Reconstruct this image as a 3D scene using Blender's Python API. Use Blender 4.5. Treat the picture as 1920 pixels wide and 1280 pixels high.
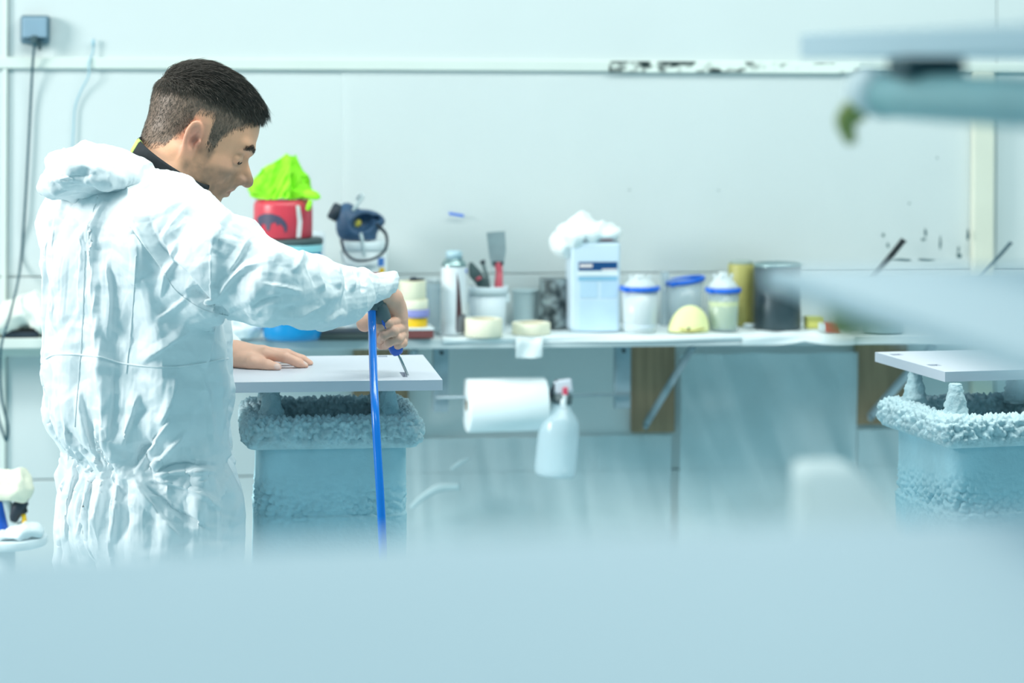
import bpy, bmesh, math, random
import numpy as np
from mathutils import Vector, Matrix
from mathutils.bvhtree import BVHTree

for o in list(bpy.data.objects):
    bpy.data.objects.remove(o)
SC = bpy.context.scene
COL = SC.collection
RAD = math.radians

# ------------------------------------------------------------------ camera, world, lights, exposure
F = 85 / 36 * 1920            # focal length in pixels of a 1920 x 1280 frame
HU, HV = 960.0, 120.0         # where the optical axis meets the picture
ZC = 1.70                     # eye height
ROLL = RAD(0.3)

cam_d = bpy.data.cameras.new('camera')
cam_d.lens = 85
cam_d.sensor_width = 36
cam_d.shift_y = -(640 - HV) / 1920
cam_d.clip_start = 0.02
cam_d.dof.use_dof = True
cam_d.dof.focus_distance = 4.36
cam_d.dof.aperture_fstop = 2.9
cam = bpy.data.objects.new('camera', cam_d)
COL.objects.link(cam)
cam.matrix_world = Matrix.Translation((0, 0, ZC)) @ Matrix.Rotation(RAD(90), 4, 'X') @ Matrix.Rotation(ROLL, 4, 'Z')
SC.camera = cam

world = bpy.data.worlds.new('world')
SC.world = world
world.use_nodes = True
bg = world.node_tree.nodes['Background']
bg.inputs['Color'].default_value = (0.27, 0.71, 0.85, 1)
bg.inputs['Strength'].default_value = 0.44


def area(name, loc, target, size, power, color):
    d = bpy.data.lights.new(name, 'AREA')
    d.shape = 'RECTANGLE'
    d.size, d.size_y = size
    d.energy = power
    d.color = color
    o = bpy.data.objects.new(name, d)
    COL.objects.link(o)
    o.location = loc
    o.rotation_euler = (Vector(target) - Vector(loc)).to_track_quat('-Z', 'Y').to_euler()
    return o


key = area('window_light', (-4.7, 3.3, 2.7), (0.2, 6.0, 0.9), (1.3, 1.3), 76, (1.0, 0.985, 0.95))
key.data.spread = RAD(105)
area('foreground_fill', (0.0, 1.2, 3.6), (0.0, 1.4, 0), (3.0, 0.6), 15, (0.94, 1.0, 0.99))  # unseen fill added overhead to brighten the boards near the camera
area('ceiling_lamp_near', (-0.5, 4.0, 3.6), (-0.5, 4.2, 0), (3.0, 0.6), 60, (0.95, 1.0, 0.97))
area('ceiling_lamp_far', (1.9, 4.5, 3.6), (1.9, 5.3, 0), (3.0, 0.6), 62, (0.97, 1.0, 0.93))

SC.view_settings.view_transform = 'Standard'
SC.view_settings.look = 'None'
SC.view_settings.gamma = 1
SC.view_settings.use_curve_mapping = False
SC.view_settings.exposure = 0.08

# ------------------------------------------------------------------ pixel <-> place helpers
_cr, _sr = math.cos(ROLL), math.sin(ROLL)


def ray(u, v):
    du, dv = u - HU, v - HV
    # undo the camera roll
    a, b = _cr * du + _sr * dv, -_sr * du + _cr * dv
    return a / F, -b / F


def P(u, v, Y):
    a, b = ray(u, v)
    return Vector((a * Y, Y, ZC + b * Y))


def onz(u, v, z):
    a, b = ray(u, v)
    return P(u, v, (z - ZC) / b)


WY = RAD(7.6)                                  # the wall is turned a little from the picture plane
WO = Vector((0, 6.25, 0))
WX = Vector((math.cos(WY), math.sin(WY), 0))   # along the wall
WN = Vector((math.sin(WY), -math.cos(WY), 0))  # out of the wall


def W(u, v, d=0.0):
    a, b = ray(u, v)
    t = (d + WO.dot(WN)) / (a * WN.x + WN.y)
    return Vector((a * t, t, ZC + b * t))


def wall_local(p):
    q = p - WO
    return q.dot(WX), q.dot(WN), p.z


# ------------------------------------------------------------------ noise
def _hash(ix, iy, iz, seed):
    n = (ix.astype(np.int64) * 374761393 + iy.astype(np.int64) * 668265263 + iz.astype(np.int64) * 2147483647 + seed * 1274126177) & 0xffffffff
    n = ((n ^ (n >> 13)) * 1274126177) & 0xffffffff
    n = ((n ^ (n >> 16)) * 2246822519) & 0xffffffff
    return ((n ^ (n >> 15)) & 0xffffff) / float(0xffffff)


def vnoise(p, seed=0):
    i = np.floor(p)
    f = p - i
    f = f * f * f * (f * (f * 6 - 15) + 10)
    ix, iy, iz = i[:, 0], i[:, 1], i[:, 2]
    r = 0
    for dx in (0, 1):
        wx = f[:, 0] if dx else 1 - f[:, 0]
        for dy in (0, 1):
            wy = f[:, 1] if dy else 1 - f[:, 1]
            for dz in (0, 1):
                wz = f[:, 2] if dz else 1 - f[:, 2]
                r = r + wx * wy * wz * _hash(ix + dx, iy + dy, iz + dz, seed)
    return r * 2 - 1


def fbm(p, seed=0, oct=3):
    r, a = 0, 1.0
    for k in range(oct):
        r = r + a * vnoise(p * 2 ** k + 17.3 * k, seed + k)
        a *= 0.5
    return r / 1.75


def worley(p, seed=0):
    i = np.floor(p)
    d1 = np.full(len(p), 9.0)
    d2 = np.full(len(p), 9.0)
    for dx in (-1, 0, 1):
        for dy in (-1, 0, 1):
            for dz in (-1, 0, 1):
                c = i + (dx, dy, dz)
                q = c + np.stack([_hash(c[:, 0], c[:, 1], c[:, 2], seed + s) for s in (0, 7, 13)], 1)
                d = np.sqrt(((p - q) ** 2).sum(1))
                d2 = np.minimum(d2, np.maximum(d1, d))
                d1 = np.minimum(d1, d)
    return d1, d2


# ------------------------------------------------------------------ signed distances and surface nets
def sd_ell(p, c, r, R=None):
    q = p - np.array(c)
    if R is not None:
        q = q @ R
    q = q / np.array(r)
    k0 = np.sqrt((q ** 2).sum(-1))
    k1 = np.sqrt(((q / np.array(r)) ** 2).sum(-1)) + 1e-9
    return k0 * (k0 - 1) / k1


def sd_cap(p, a, b, ra, rb=None):
    rb = ra if rb is None else rb
    a, b = np.array(a, float), np.array(b, float)
    ab = b - a
    t = np.clip(((p - a) @ ab) / max(ab @ ab, 1e-12), 0, 1)
    q = p - a - t[..., None] * ab
    return np.sqrt((q ** 2).sum(-1)) - (ra + (rb - ra) * t)


def sd_box(p, c, h, R=None, r=0.0):
    q = p - np.array(c)
    if R is not None:
        q = q @ R
    q = np.abs(q) - np.array(h) + r
    return np.sqrt((np.maximum(q, 0) ** 2).sum(-1)) + np.minimum(q.max(-1), 0) - r


def smin(a, b, k):
    h = np.clip(0.5 + 0.5 * (b - a) / k, 0, 1)
    return b * (1 - h) + a * h - k * h * (1 - h)


def smax(a, b, k):
    return -smin(-a, -b, k)


def nets(fn, lo, hi, h):
    lo, hi = np.array(lo, float), np.array(hi, float)
    n = np.ceil((hi - lo) / h).astype(int) + 1
    ax = [lo[k] + h * np.arange(n[k]) for k in range(3)]
    g = np.stack(np.meshgrid(*ax, indexing='ij'), -1).reshape(-1, 3)
    D = np.concatenate([fn(g[k:k + 400000]) for k in range(0, len(g), 400000)]).reshape(n)
    S = D < 0
    cnt = np.zeros(n - 1)
    acc = np.zeros((*(n - 1), 3))
    for axis in range(3):
        o1, o2 = [k for k in range(3) if k != axis]
        for b1 in (0, 1):
            for b2 in (0, 1):
                s0 = [None] * 3
                s1 = [None] * 3
                s0[axis], s1[axis] = slice(0, -1), slice(1, None)
                for o, b in ((o1, b1), (o2, b2)):
                    s0[o] = s1[o] = slice(b, n[o] - 1 + b)
                d0, d1 = D[tuple(s0)], D[tuple(s1)]
                m = (d0 < 0) != (d1 < 0)
                t = np.where(m, d0 / np.where(m, d0 - d1, 1), 0)
                cnt += m
                acc[..., axis] += t * m
                acc[..., o1] += b1 * m
                acc[..., o2] += b2 * m
    cell = cnt > 0
    idx = -np.ones(n - 1, int)
    idx[cell] = np.arange(cell.sum())
    ijk = np.stack(np.nonzero(cell), 1)
    V = lo + h * (ijk + acc[cell] / cnt[cell][:, None])
    Q = []
    for axis in range(3):
        o1, o2 = [(1, 2), (2, 0), (0, 1)][axis]
        s0 = [slice(1, -1)] * 3
        s1 = [slice(1, -1)] * 3
        s0[axis], s1[axis] = slice(0, -1), slice(1, None)
        a, b = S[tuple(s0)], S[tuple(s1)]
        m = a != b
        c = np.stack(np.nonzero(m), 1)
        off = np.ones(3, int)
        off[axis] = 0
        c = c + off
        flip = ~a[m]

        def at(d1, d2):
            q = c.copy()
            q[:, o1] -= d1
            q[:, o2] -= d2
            return idx[q[:, 0], q[:, 1], q[:, 2]]
        quad = np.stack([at(1, 1), at(0, 1), at(0, 0), at(1, 0)], 1)
        quad[flip] = quad[flip][:, ::-1]
        Q.append(quad)
    Q = np.concatenate(Q)
    Q = Q[(Q >= 0).all(1)]
    return V, Q


def vnormals(V, Q):
    n = np.cross(V[Q[:, 2]] - V[Q[:, 0]], V[Q[:, 3]] - V[Q[:, 1]])
    N = np.zeros_like(V)
    for k in range(4):
        for a in range(3):
            N[:, a] += np.bincount(Q[:, k], n[:, a], len(V))
    return N / (np.sqrt((N ** 2).sum(1, keepdims=True)) + 1e-12)


def edges_of(Q, diag=False):
    E = [Q[:, [0, 1]], Q[:, [1, 2]], Q[:, [2, 3]], Q[:, [3, 0]]]
    if diag:
        E += [Q[:, [0, 2]], Q[:, [1, 3]]]
    E = np.sort(np.concatenate(E), 1)
    return np.unique(E, axis=0)


def smooth(V, Q, it=1, k=0.5):
    E = edges_of(Q)
    deg = np.bincount(E.ravel(), minlength=len(V))[:, None]
    for _ in range(it):
        A = np.zeros_like(V)
        for a in range(3):
            A[:, a] = np.bincount(E[:, 0], V[E[:, 1], a], len(V)) + np.bincount(E[:, 1], V[E[:, 0], a], len(V))
        V = V + k * (A / deg - V)
    return V


def buckle(V, Q, grow=1.08, iters=80, bend=0.15, hold=0.02, seed=1, amp=0.006, freq=14, lim=0.03):
    """cloth with too much material: lengthen every edge and let the sheet buckle into creases"""
    E = edges_of(Q, True)
    e0, e1 = E[:, 0], E[:, 1]
    X = V.copy()
    N = vnormals(V, Q)
    L0 = np.sqrt(((V[e1] - V[e0]) ** 2).sum(1))
    g = grow if np.isscalar(grow) else 0.5 * (grow[e0] + grow[e1])
    L = L0 * g
    X += N * (amp * fbm(V * freq, seed, 3))[:, None]
    deg = np.bincount(E.ravel(), minlength=len(V))[:, None]
    Es = edges_of(Q)
    degs = np.bincount(Es.ravel(), minlength=len(V))[:, None]

    def lap(X):
        A = np.zeros_like(X)
        for a in range(3):
            A[:, a] = np.bincount(Es[:, 0], X[Es[:, 1], a], len(X)) + np.bincount(Es[:, 1], X[Es[:, 0], a], len(X))
        return A / degs - X
    l0 = lap(V)
    for it in range(iters):
        d = X[e1] - X[e0]
        l = np.sqrt((d ** 2).sum(1)) + 1e-12
        c = d * (0.5 * (l - L) / l)[:, None]
        A = np.zeros_like(X)
        for a in range(3):
            A[:, a] = np.bincount(e0, c[:, a], len(X)) - np.bincount(e1, c[:, a], len(X))
        X = X + A / deg * 1.9
        if bend:
            X = X + bend * (lap(X) - l0)
        D = X - V
        dl = np.sqrt((D ** 2).sum(1, keepdims=True)) + 1e-12
        X = V + D * np.minimum(1, lim / dl) * (1 - hold)
    return X


# ------------------------------------------------------------------ materials
def lin(c):
    c = [x / 255 for x in c]
    return tuple(x / 12.92 if x <= 0.04045 else ((x + 0.055) / 1.055) ** 2.4 for x in c) + (1,)


MATS = {}


def mat(name, col, rough=0.5, metal=0.0, var=0.08, vscale=8.0, bump=0.0, bscale=60.0, alpha=1.0, spec=0.5, col2=None, cut=(0.35, 0.65),
        trans=0.0, coat=0.0, sss=0.0, attr=None, stretch=None):
    if name in MATS:
        return MATS[name]
    m = bpy.data.materials.new(name)
    m.use_nodes = True
    nt = m.node_tree
    N, Lk = nt.nodes, nt.links
    b = N['Principled BSDF']
    b.inputs['Roughness'].default_value = rough
    b.inputs['Metallic'].default_value = metal
    b.inputs['Specular IOR Level'].default_value = spec
    b.inputs['Transmission Weight'].default_value = trans
    b.inputs['Coat Weight'].default_value = coat
    if sss:
        b.inputs['Subsurface Weight'].default_value = sss
        b.inputs['Subsurface Radius'].default_value = (0.012, 0.006, 0.004)
        b.inputs['Subsurface Scale'].default_value = 0.6
    tc = N.new('ShaderNodeTexCoord')
    co = tc.outputs['Object']
    if stretch:
        mp = N.new('ShaderNodeMapping')
        mp.inputs['Scale'].default_value = stretch
        Lk.new(co, mp.inputs['Vector'])
        co = mp.outputs['Vector']
    no = N.new('ShaderNodeTexNoise')
    no.inputs['Scale'].default_value = vscale
    no.inputs['Detail'].default_value = 4
    Lk.new(co, no.inputs['Vector'])
    ramp = N.new('ShaderNodeValToRGB')
    c = lin(col)
    if col2 is None:
        ramp.color_ramp.elements[0].color = tuple(max(0, x * (1 - var)) for x in c[:3]) + (1,)
        ramp.color_ramp.elements[1].color = tuple(min(1, x * (1 + var)) for x in c[:3]) + (1,)
        ramp.color_ramp.elements[0].position, ramp.color_ramp.elements[1].position = 0.3, 0.7
    else:
        ramp.color_ramp.elements[0].color = c
        ramp.color_ramp.elements[1].color = lin(col2)
        ramp.color_ramp.elements[0].position, ramp.color_ramp.elements[1].position = cut
    Lk.new(no.outputs['Fac'], ramp.inputs['Fac'])
    out = ramp.outputs['Color']
    if attr:
        at = N.new('ShaderNodeAttribute')
        at.attribute_name = attr
        mx = N.new('ShaderNodeMix')
        mx.data_type = 'RGBA'
        mx.blend_type = 'MULTIPLY'
        mx.inputs['Factor'].default_value = 1
        Lk.new(out, mx.inputs['A'])
        Lk.new(at.outputs['Color'], mx.inputs['B'])
        out = mx.outputs['Result']
    Lk.new(out, b.inputs['Base Color'])
    if bump:
        n2 = N.new('ShaderNodeTexNoise')
        n2.inputs['Scale'].default_value = bscale
        n2.inputs['Detail'].default_value = 5
        Lk.new(co, n2.inputs['Vector'])
        bp = N.new('ShaderNodeBump')
        bp.inputs['Strength'].default_value = bump
        bp.inputs['Distance'].default_value = 0.01
        Lk.new(n2.outputs['Fac'], bp.inputs['Height'])
        Lk.new(bp.outputs['Normal'], b.inputs['Normal'])
    if alpha < 1:
        tr = N.new('ShaderNodeBsdfTransparent')
        tr.inputs['Color'].default_value = (1, 1, 1, 1)
        mi = N.new('ShaderNodeMixShader')
        mi.inputs['Fac'].default_value = alpha
        Lk.new(tr.outputs[0], mi.inputs[1])
        Lk.new(b.outputs[0], mi.inputs[2])
        Lk.new(mi.outputs[0], N['Material Output'].inputs['Surface'])
    MATS[name] = m
    return m


# ------------------------------------------------------------------ object helpers
def link_mesh(name, V, Fc, m, parent=None, flat=False, kind=None):
    me = bpy.data.meshes.new(name)
    V = np.asarray(V, float)
    if isinstance(Fc, np.ndarray):
        me.vertices.add(len(V))
        me.vertices.foreach_set('co', V.ravel())
        me.loops.add(Fc.size)
        me.loops.foreach_set('vertex_index', Fc.ravel().astype(np.int32))
        me.polygons.add(len(Fc))
        me.polygons.foreach_set('loop_start', np.arange(0, Fc.size, Fc.shape[1], dtype=np.int32))
    else:
        me.from_pydata([tuple(x) for x in V.tolist()], [], [tuple(f) for f in Fc])
    me.update(calc_edges=True)
    me.polygons.foreach_set('use_smooth', [not flat] * len(me.polygons))
    me.materials.append(m)
    o = bpy.data.objects.new(name, me)
    COL.objects.link(o)
    if parent is not None:
        o.parent = parent
    if kind:
        o['kind'] = kind
    return o


def thing(name, label, cat, loc=(0, 0, 0), rz=0.0, group=None):
    o = bpy.data.objects.new(name, None)
    o.empty_display_size = 0.05
    COL.objects.link(o)
    o.location = loc
    o.rotation_euler = (0, 0, rz)
    tag(o, label, cat, group)
    return o


def tag(o, label, cat, group=None):
    o['label'] = label
    o['category'] = cat
    if group:
        o['group'] = group
    return o


def lathe(prof, n=36, axis='Z', close=True):
    V, Fc = [], []
    for r, z in prof:
        for k in range(n):
            a = 2 * math.pi * k / n
            V.append((r * math.cos(a), r * math.sin(a), z))
    m = len(prof)
    for i in range(m - 1):
        for k in range(n):
            k2 = (k + 1) % n
            Fc.append((i * n + k, i * n + k2, (i + 1) * n + k2, (i + 1) * n + k))
    if close:
        if prof[0][0] > 1e-5:
            Fc.append(tuple(range(n))[::-1])
        if prof[-1][0] > 1e-5:
            Fc.append(tuple(range((m - 1) * n, m * n)))
    V = np.array(V)
    if axis == 'X':
        V = V[:, [2, 0, 1]]
    elif axis == 'Y':
        V = V[:, [1, 2, 0]]
    return V, Fc


def put(V, T=None, loc=None):
    V = np.asarray(V, float)
    if T is not None:
        V = V @ np.array(T.to_3x3()).T
    if loc is not None:
        V = V + np.array(loc)
    return V


def rbox(name, size, m, parent=None, loc=(0, 0, 0), bev=0.003, seg=2, rot=None, taper=1.0):
    bm = bmesh.new()
    bmesh.ops.create_cube(bm, size=1)
    for v in bm.verts:
        k = taper if v.co.z > 0 else 1
        v.co = Vector((v.co.x * size[0] * k, v.co.y * size[1] * k, v.co.z * size[2]))
    if bev:
        bmesh.ops.bevel(bm, geom=bm.edges[:], offset=bev, segments=seg, profile=0.5, affect='EDGES')
    M4 = Matrix.Translation(loc) @ (rot.to_4x4() if rot is not None else Matrix.Identity(4))
    bmesh.ops.transform(bm, matrix=M4, verts=bm.verts)
    me = bpy.data.meshes.new(name)
    bm.to_mesh(me)
    bm.free()
    me.materials.append(m)
    o = bpy.data.objects.new(name, me)
    COL.objects.link(o)
    if parent is not None:
        o.parent = parent
    return o


def spline(pts, n=8):
    pts = [np.array(p, float) for p in pts]
    out = []
    for i in range(len(pts) - 1):
        p0 = pts[max(i - 1, 0)]
        p1, p2 = pts[i], pts[i + 1]
        p3 = pts[min(i + 2, len(pts) - 1)]
        for k in range(n):
            t = k / n
            out.append(0.5 * ((2 * p1) + (-p0 + p2) * t + (2 * p0 - 5 * p1 + 4 * p2 - p3) * t * t + (-p0 + 3 * p1 - 3 * p2 + p3) * t ** 3))
    out.append(pts[-1])
    return np.array(out)


def tube(pts, r, n=10, cap=True, flat=(1, 1), up=None):
    pts = np.array(pts, float)
    m = len(pts)
    r = np.full(m, r) if np.isscalar(r) else np.interp(np.linspace(0, 1, m), np.linspace(0, 1, len(r)), r)
    T = np.gradient(pts, axis=0)
    T /= np.linalg.norm(T, axis=1, keepdims=True) + 1e-12
    nrm = np.array(up if up is not None else ((0, 0, 1) if abs(T[0][2]) < 0.9 else (0, 1, 0)), float)
    V, Fc = [], []
    for i in range(m):
        nrm = nrm - T[i] * (nrm @ T[i])
        nrm /= np.linalg.norm(nrm) + 1e-12
        bn = np.cross(T[i], nrm)
        for k in range(n):
            a = 2 * math.pi * k / n
            V.append(pts[i] + r[i] * (flat[0] * math.cos(a) * nrm + flat[1] * math.sin(a) * bn))
    for i in range(m - 1):
        for k in range(n):
            k2 = (k + 1) % n
            Fc.append((i * n + k, i * n + k2, (i + 1) * n + k2, (i + 1) * n + k))
    if cap:
        Fc.append(tuple(range(n))[::-1])
        Fc.append(tuple(range((m - 1) * n, m * n)))
    return np.array(V), Fc


def join(*parts):
    V, Fc, n = [], [], 0
    for v, f in parts:
        v = np.asarray(v, float)
        V.append(v)
        Fc += [tuple(int(i) + n for i in q) for q in f]
        n += len(v)
    return np.concatenate(V), Fc


def rotx(a): return Matrix.Rotation(a, 3, 'X')
def roty(a): return Matrix.Rotation(a, 3, 'Y')
def rotz(a): return Matrix.Rotation(a, 3, 'Z')
# ------------------------------------------------------------------ the room
m_wall = mat('wall_paint', (206, 215, 215), 0.45, var=0.03, vscale=1.3, bump=0.05, bscale=14)
m_trim = mat('trim_paint', (212, 222, 216), 0.5, var=0.03, vscale=3)
m_post = mat('post_paint', (218, 220, 204), 0.5, var=0.04, vscale=5)
m_floor = mat('floor_film', (176, 204, 212), 0.5, var=0.12, vscale=2.5, bump=0.1, bscale=20)


def wl(u, v, d=0.0):
    x, dd, z = wall_local(W(u, v, d))
    return x, -dd, z


def wall_obj(name, kind='structure'):
    o = bpy.data.objects.new(name, None)
    return o


def wallbox(name, x0, x1, z0, z1, d0, d1, m, parent=None, bev=0.002):
    o = rbox(name, (x1 - x0, d1 - d0, z1 - z0), m, parent, ((x0 + x1) / 2, -(d0 + d1) / 2, (z0 + z1) / 2), bev)
    if parent is None:
        o.location = WO
        o.rotation_euler = (0, 0, WY)
    return o


wall = wallbox('wall_back', -3.2, 3.4, 0, 3.3, -0.12, -0.012, mat('wall_core', (200, 208, 208), 0.7))
wall['kind'] = 'structure'
xs = [-3.2, wl(13, 500)[0], wl(1868, 300)[0], 3.4]
zs = [0.0, wl(960, 884)[2], wl(960, 513)[2], wl(960, 122)[2], 3.3]
for i in range(3):
    for j in range(4):
        wallbox('panel', xs[i] + 0.001, xs[i + 1] - 0.001, zs[j] + 0.0015, zs[j + 1] - 0.0015, -0.012, 0.0, m_wall, wall, 0.002)
zt0, zt1 = wl(960, 133)[2], wl(960, 112)[2]
t1 = wallbox('trim_1', -3.2, 3.4, zt0, zt1, 0, 0.014, m_trim, None, 0.003)
t1['kind'] = 'structure'
t2 = wallbox('trim_2', wl(1819, 300)[0], wl(1858, 300)[0], 0, zt0, 0, 0.03, m_post, None, 0.004)
t2['kind'] = 'structure'
t4 = wallbox('trim_4', wl(4, 500)[0], wl(13, 500)[0], 0, 3.3, 0, 0.010, m_trim, None, 0.003)
t4['kind'] = 'structure'
floor = link_mesh('floor', [(-4, -1.5, 0), (4.5, -1.5, 0), (4.5, 7.5, 0), (-4, 7.5, 0)], [(0, 1, 2, 3)], m_floor)
floor['kind'] = 'structure'

# dirty strip on the trim: black residue that thins out to the right
m_dirt = mat('residue_paint', (20, 42, 42), 0.6, col2=(226, 236, 228), cut=(0.42, 0.58), vscale=34, stretch=(0.7, 1, 1))
nt = m_dirt.node_tree
_r = next(n for n in nt.nodes if n.type == 'VALTORGB')
_n = next(n for n in nt.nodes if n.type == 'TEX_NOISE')
_tc = next(n for n in nt.nodes if n.type == 'TEX_COORD')
_sx = nt.nodes.new('ShaderNodeSeparateXYZ')
_mr = nt.nodes.new('ShaderNodeMapRange')
nt.links.new(_tc.outputs['Object'], _sx.inputs[0])
nt.links.new(_sx.outputs['X'], _mr.inputs['Value'])
xa, xb = wl(1140, 125)[0], wl(1610, 125)[0]
_mr.inputs['From Min'].default_value = xa
_mr.inputs['From Max'].default_value = xa + 0.50 * (xb - xa)
_mr.inputs['To Min'].default_value = -0.09
_mr.inputs['To Max'].default_value = 0.085
_ad = nt.nodes.new('ShaderNodeMath')
nt.links.new(_n.outputs['Fac'], _ad.inputs[0])
nt.links.new(_mr.outputs['Result'], _ad.inputs[1])
nt.links.new(_ad.outputs[0], _r.inputs['Fac'])
t3 = wallbox('trim_3', xa, xb, zt0 - 0.002, zt1 - 0.002, 0.0142, 0.0175, m_dirt, None, 0.001)
t3['kind'] = 'structure'


# ------------------------------------------------------------------ plastic film
def film(name, label, us, vs, d, m, fold, nx=140, nz=90):
    x0, x1 = wl(us[0], 500)[0], wl(us[1], 500)[0]
    z0, z1 = wl(960, vs[1])[2], wl(960, vs[0])[2]
    X, Z = np.meshgrid(np.linspace(x0, x1, nx), np.linspace(z0, z1, nz))
    D = d + fold(X, Z)
    V = np.stack([X, -D, Z], -1).reshape(-1, 3)
    Fc = [(j * nx + i, j * nx + i + 1, (j + 1) * nx + i + 1, (j + 1) * nx + i) for j in range(nz - 1) for i in range(nx - 1)]
    o = link_mesh(name, V, Fc, m)
    o.location = WO
    o.rotation_euler = (0, 0, WY)
    return tag(o, label, 'plastic sheet')


def fold_up(X, Z):
    p = np.stack([X * 9 + Z * 2.5, Z * 1.2 + X * .4, 0 * X], -1).reshape(-1, 3)
    q = np.stack([X * 3, Z * 3, 0 * X + 4], -1).reshape(-1, 3)
    a = np.clip((vnoise(q, 5) + 0.3), 0, 1)
    return (0.006 + 0.016 * np.abs(fbm(p, 3)) * a).reshape(X.shape)


def fold_low(X, Z):
    s = np.sin(X * 1.9 + 0.6)
    p = np.stack([X * 7 + s * Z * 2.6, Z * 0.9, 0 * X], -1).reshape(-1, 3)
    return (0.02 + 0.055 * np.abs(fbm(p, 9, 3))).reshape(X.shape)


m_film = mat('clear_film', (242, 248, 248), 0.2, alpha=0.13, var=0.02)
m_film2 = mat('dusty_film', (206, 226, 230), 0.35, alpha=0.66, var=0.12, vscale=4)
film('wall_film', 'clear wrinkled plastic film hung on the wall above the shelf', (640, 1812), (136, 612), 0.004, m_film, fold_up)
film('lower_film', 'dusty plastic sheeting hanging in folds below the shelf', (1270, 1602), (664, 1352), 0.006, m_film2, fold_low, 130, 60)
film('side_film', 'dusty plastic sheeting on the lower wall below the right plank', (1604, 2050), (812, 1352), 0.006, m_film2,
     lambda X, Z: 0.6 * fold_low(X + 3, Z), 110, 40)
film('floor_side_film', 'dusty plastic sheeting on the lower wall behind the paper roll', (700, 1258), (818, 1352), 0.004, m_film2,
     lambda X, Z: 0.35 * fold_low(X, Z), 90, 40)

# ------------------------------------------------------------------ shelf on the wall
ZS = 1.028
m_shelf = mat('shelf_laminate', (205, 216, 218), 0.5, var=0.08, vscale=6)
m_sheet = mat('paper_sheet', (222, 232, 234), 0.7, var=0.05)
m_steel = mat('galvanised_steel', (150, 170, 178), 0.4, metal=0.5, var=0.15, vscale=20)
m_wood = mat('brown_wood', (150, 128, 100), 0.65, var=0.22, vscale=5, stretch=(14, 14, 1), bump=0.1)
shelf = thing('wall_shelf', 'long pale wall shelf on brackets loaded with paint supplies', 'shelf', (WO.x, WO.y, 0), WY)
sx0, sx1 = wl(250, 640, .3)[0], 2.3
rbox('shelf_board', (sx1 - sx0, 0.30, 0.024), m_shelf, shelf, ((sx0 + sx1) / 2, -0.152, ZS - 0.014), 0.003)


ledge = thing('wall_ledge', 'narrow white wall ledge at the far left behind the worker', 'shelf', (WO.x, WO.y, 0), WY)
ZL = W(40, 633, 0.12).z
lx0, lx1 = -2.6, wl(248, 640, .12)[0]
rbox('ledge_board', (lx1 - lx0, 0.12, 0.026), mat('trim_paint', (238, 243, 238)), ledge, ((lx0 + lx1) / 2, -0.062, ZL - 0.014), 0.003)
rbox('ledge_batten', (lx1 - lx0, 0.018, 0.03), mat('trim_paint', (238, 243, 238)), ledge, ((lx0 + lx1) / 2, -0.011, ZL - 0.043), 0.003)


def paper_cover(name, ua, ub, seed, depth=0.29, drop=0.02):
    xa, xb = wl(ua, 630, .3)[0], wl(ub, 630, .3)[0]
    n, mrow = 60, 14
    rng = np.random.default_rng(seed)
    V = []
    xsn = np.linspace(xa, xb, n)
    edge = drop * (0.55 + 0.7 * np.abs(vnoise(np.stack([xsn * 5, 0 * xsn, 0 * xsn], 1), seed)))
    for j in range(mrow):
        t = j / (mrow - 1)
        for i, x in enumerate(xsn):
            if t < 0.75:
                y = -0.02 - (depth - 0.02 + 0.016) * t / 0.75
                z = ZS + 0.0005 + 0.0012 * (1 + math.sin(i * .45 + j * .8 + seed))
            else:
                k = (t - 0.75) / 0.25
                y = -depth - 0.017 - 0.003 * math.sin(k * 3 + i * .12)
                z = ZS + 0.001 - k * edge[i]
            V.append((x, y, z))
    Fc = [(j * n + i, j * n + i + 1, (j + 1) * n + i + 1, (j + 1) * n + i) for j in range(mrow - 1) for i in range(n - 1)]
    return link_mesh(name, V, Fc, m_sheet, shelf)


paper_cover('cover_sheet', 830, 1392, 3)
paper_cover('cover_sheet', 1390, 1600, 8, drop=0.03)
paper_cover('torn_flap', 966, 1016, 21, depth=0.292, drop=0.05)
for ua, ub, vb in ((663, 766, 812), (1186, 1266, 815), (1606, 1702, 806)):
    xa, xb = wl(ua, 700, .03)[0], wl(ub, 700, .03)[0]
    zb = wl(960, vb, .03)[2]
    rbox('wall_plank', (xb - xa, 0.028, ZS - 0.028 - zb), m_wood, shelf, ((xa + xb) / 2, -0.016, (ZS - 0.028 + zb) / 2), 0.002)
    # diagonal strut from the wall foot of the plank to the shelf front
    a, b = (xa + 0.03, -0.045, zb + 0.02), (xb - 0.004, -0.26, ZS - 0.035)
    v, f = tube([a, b], 0.010, 4, flat=(1.3, 0.5))
    link_mesh('strut', v, f, m_steel, shelf, True)
    for q in (a, b):
        v, f = lathe([(0.006, -0.004), (0.006, 0.004)], 12, 'Y')
        link_mesh('bolt', put(v, None, (q[0], q[1] - 0.012, q[2])), f, m_steel, shelf)

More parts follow.
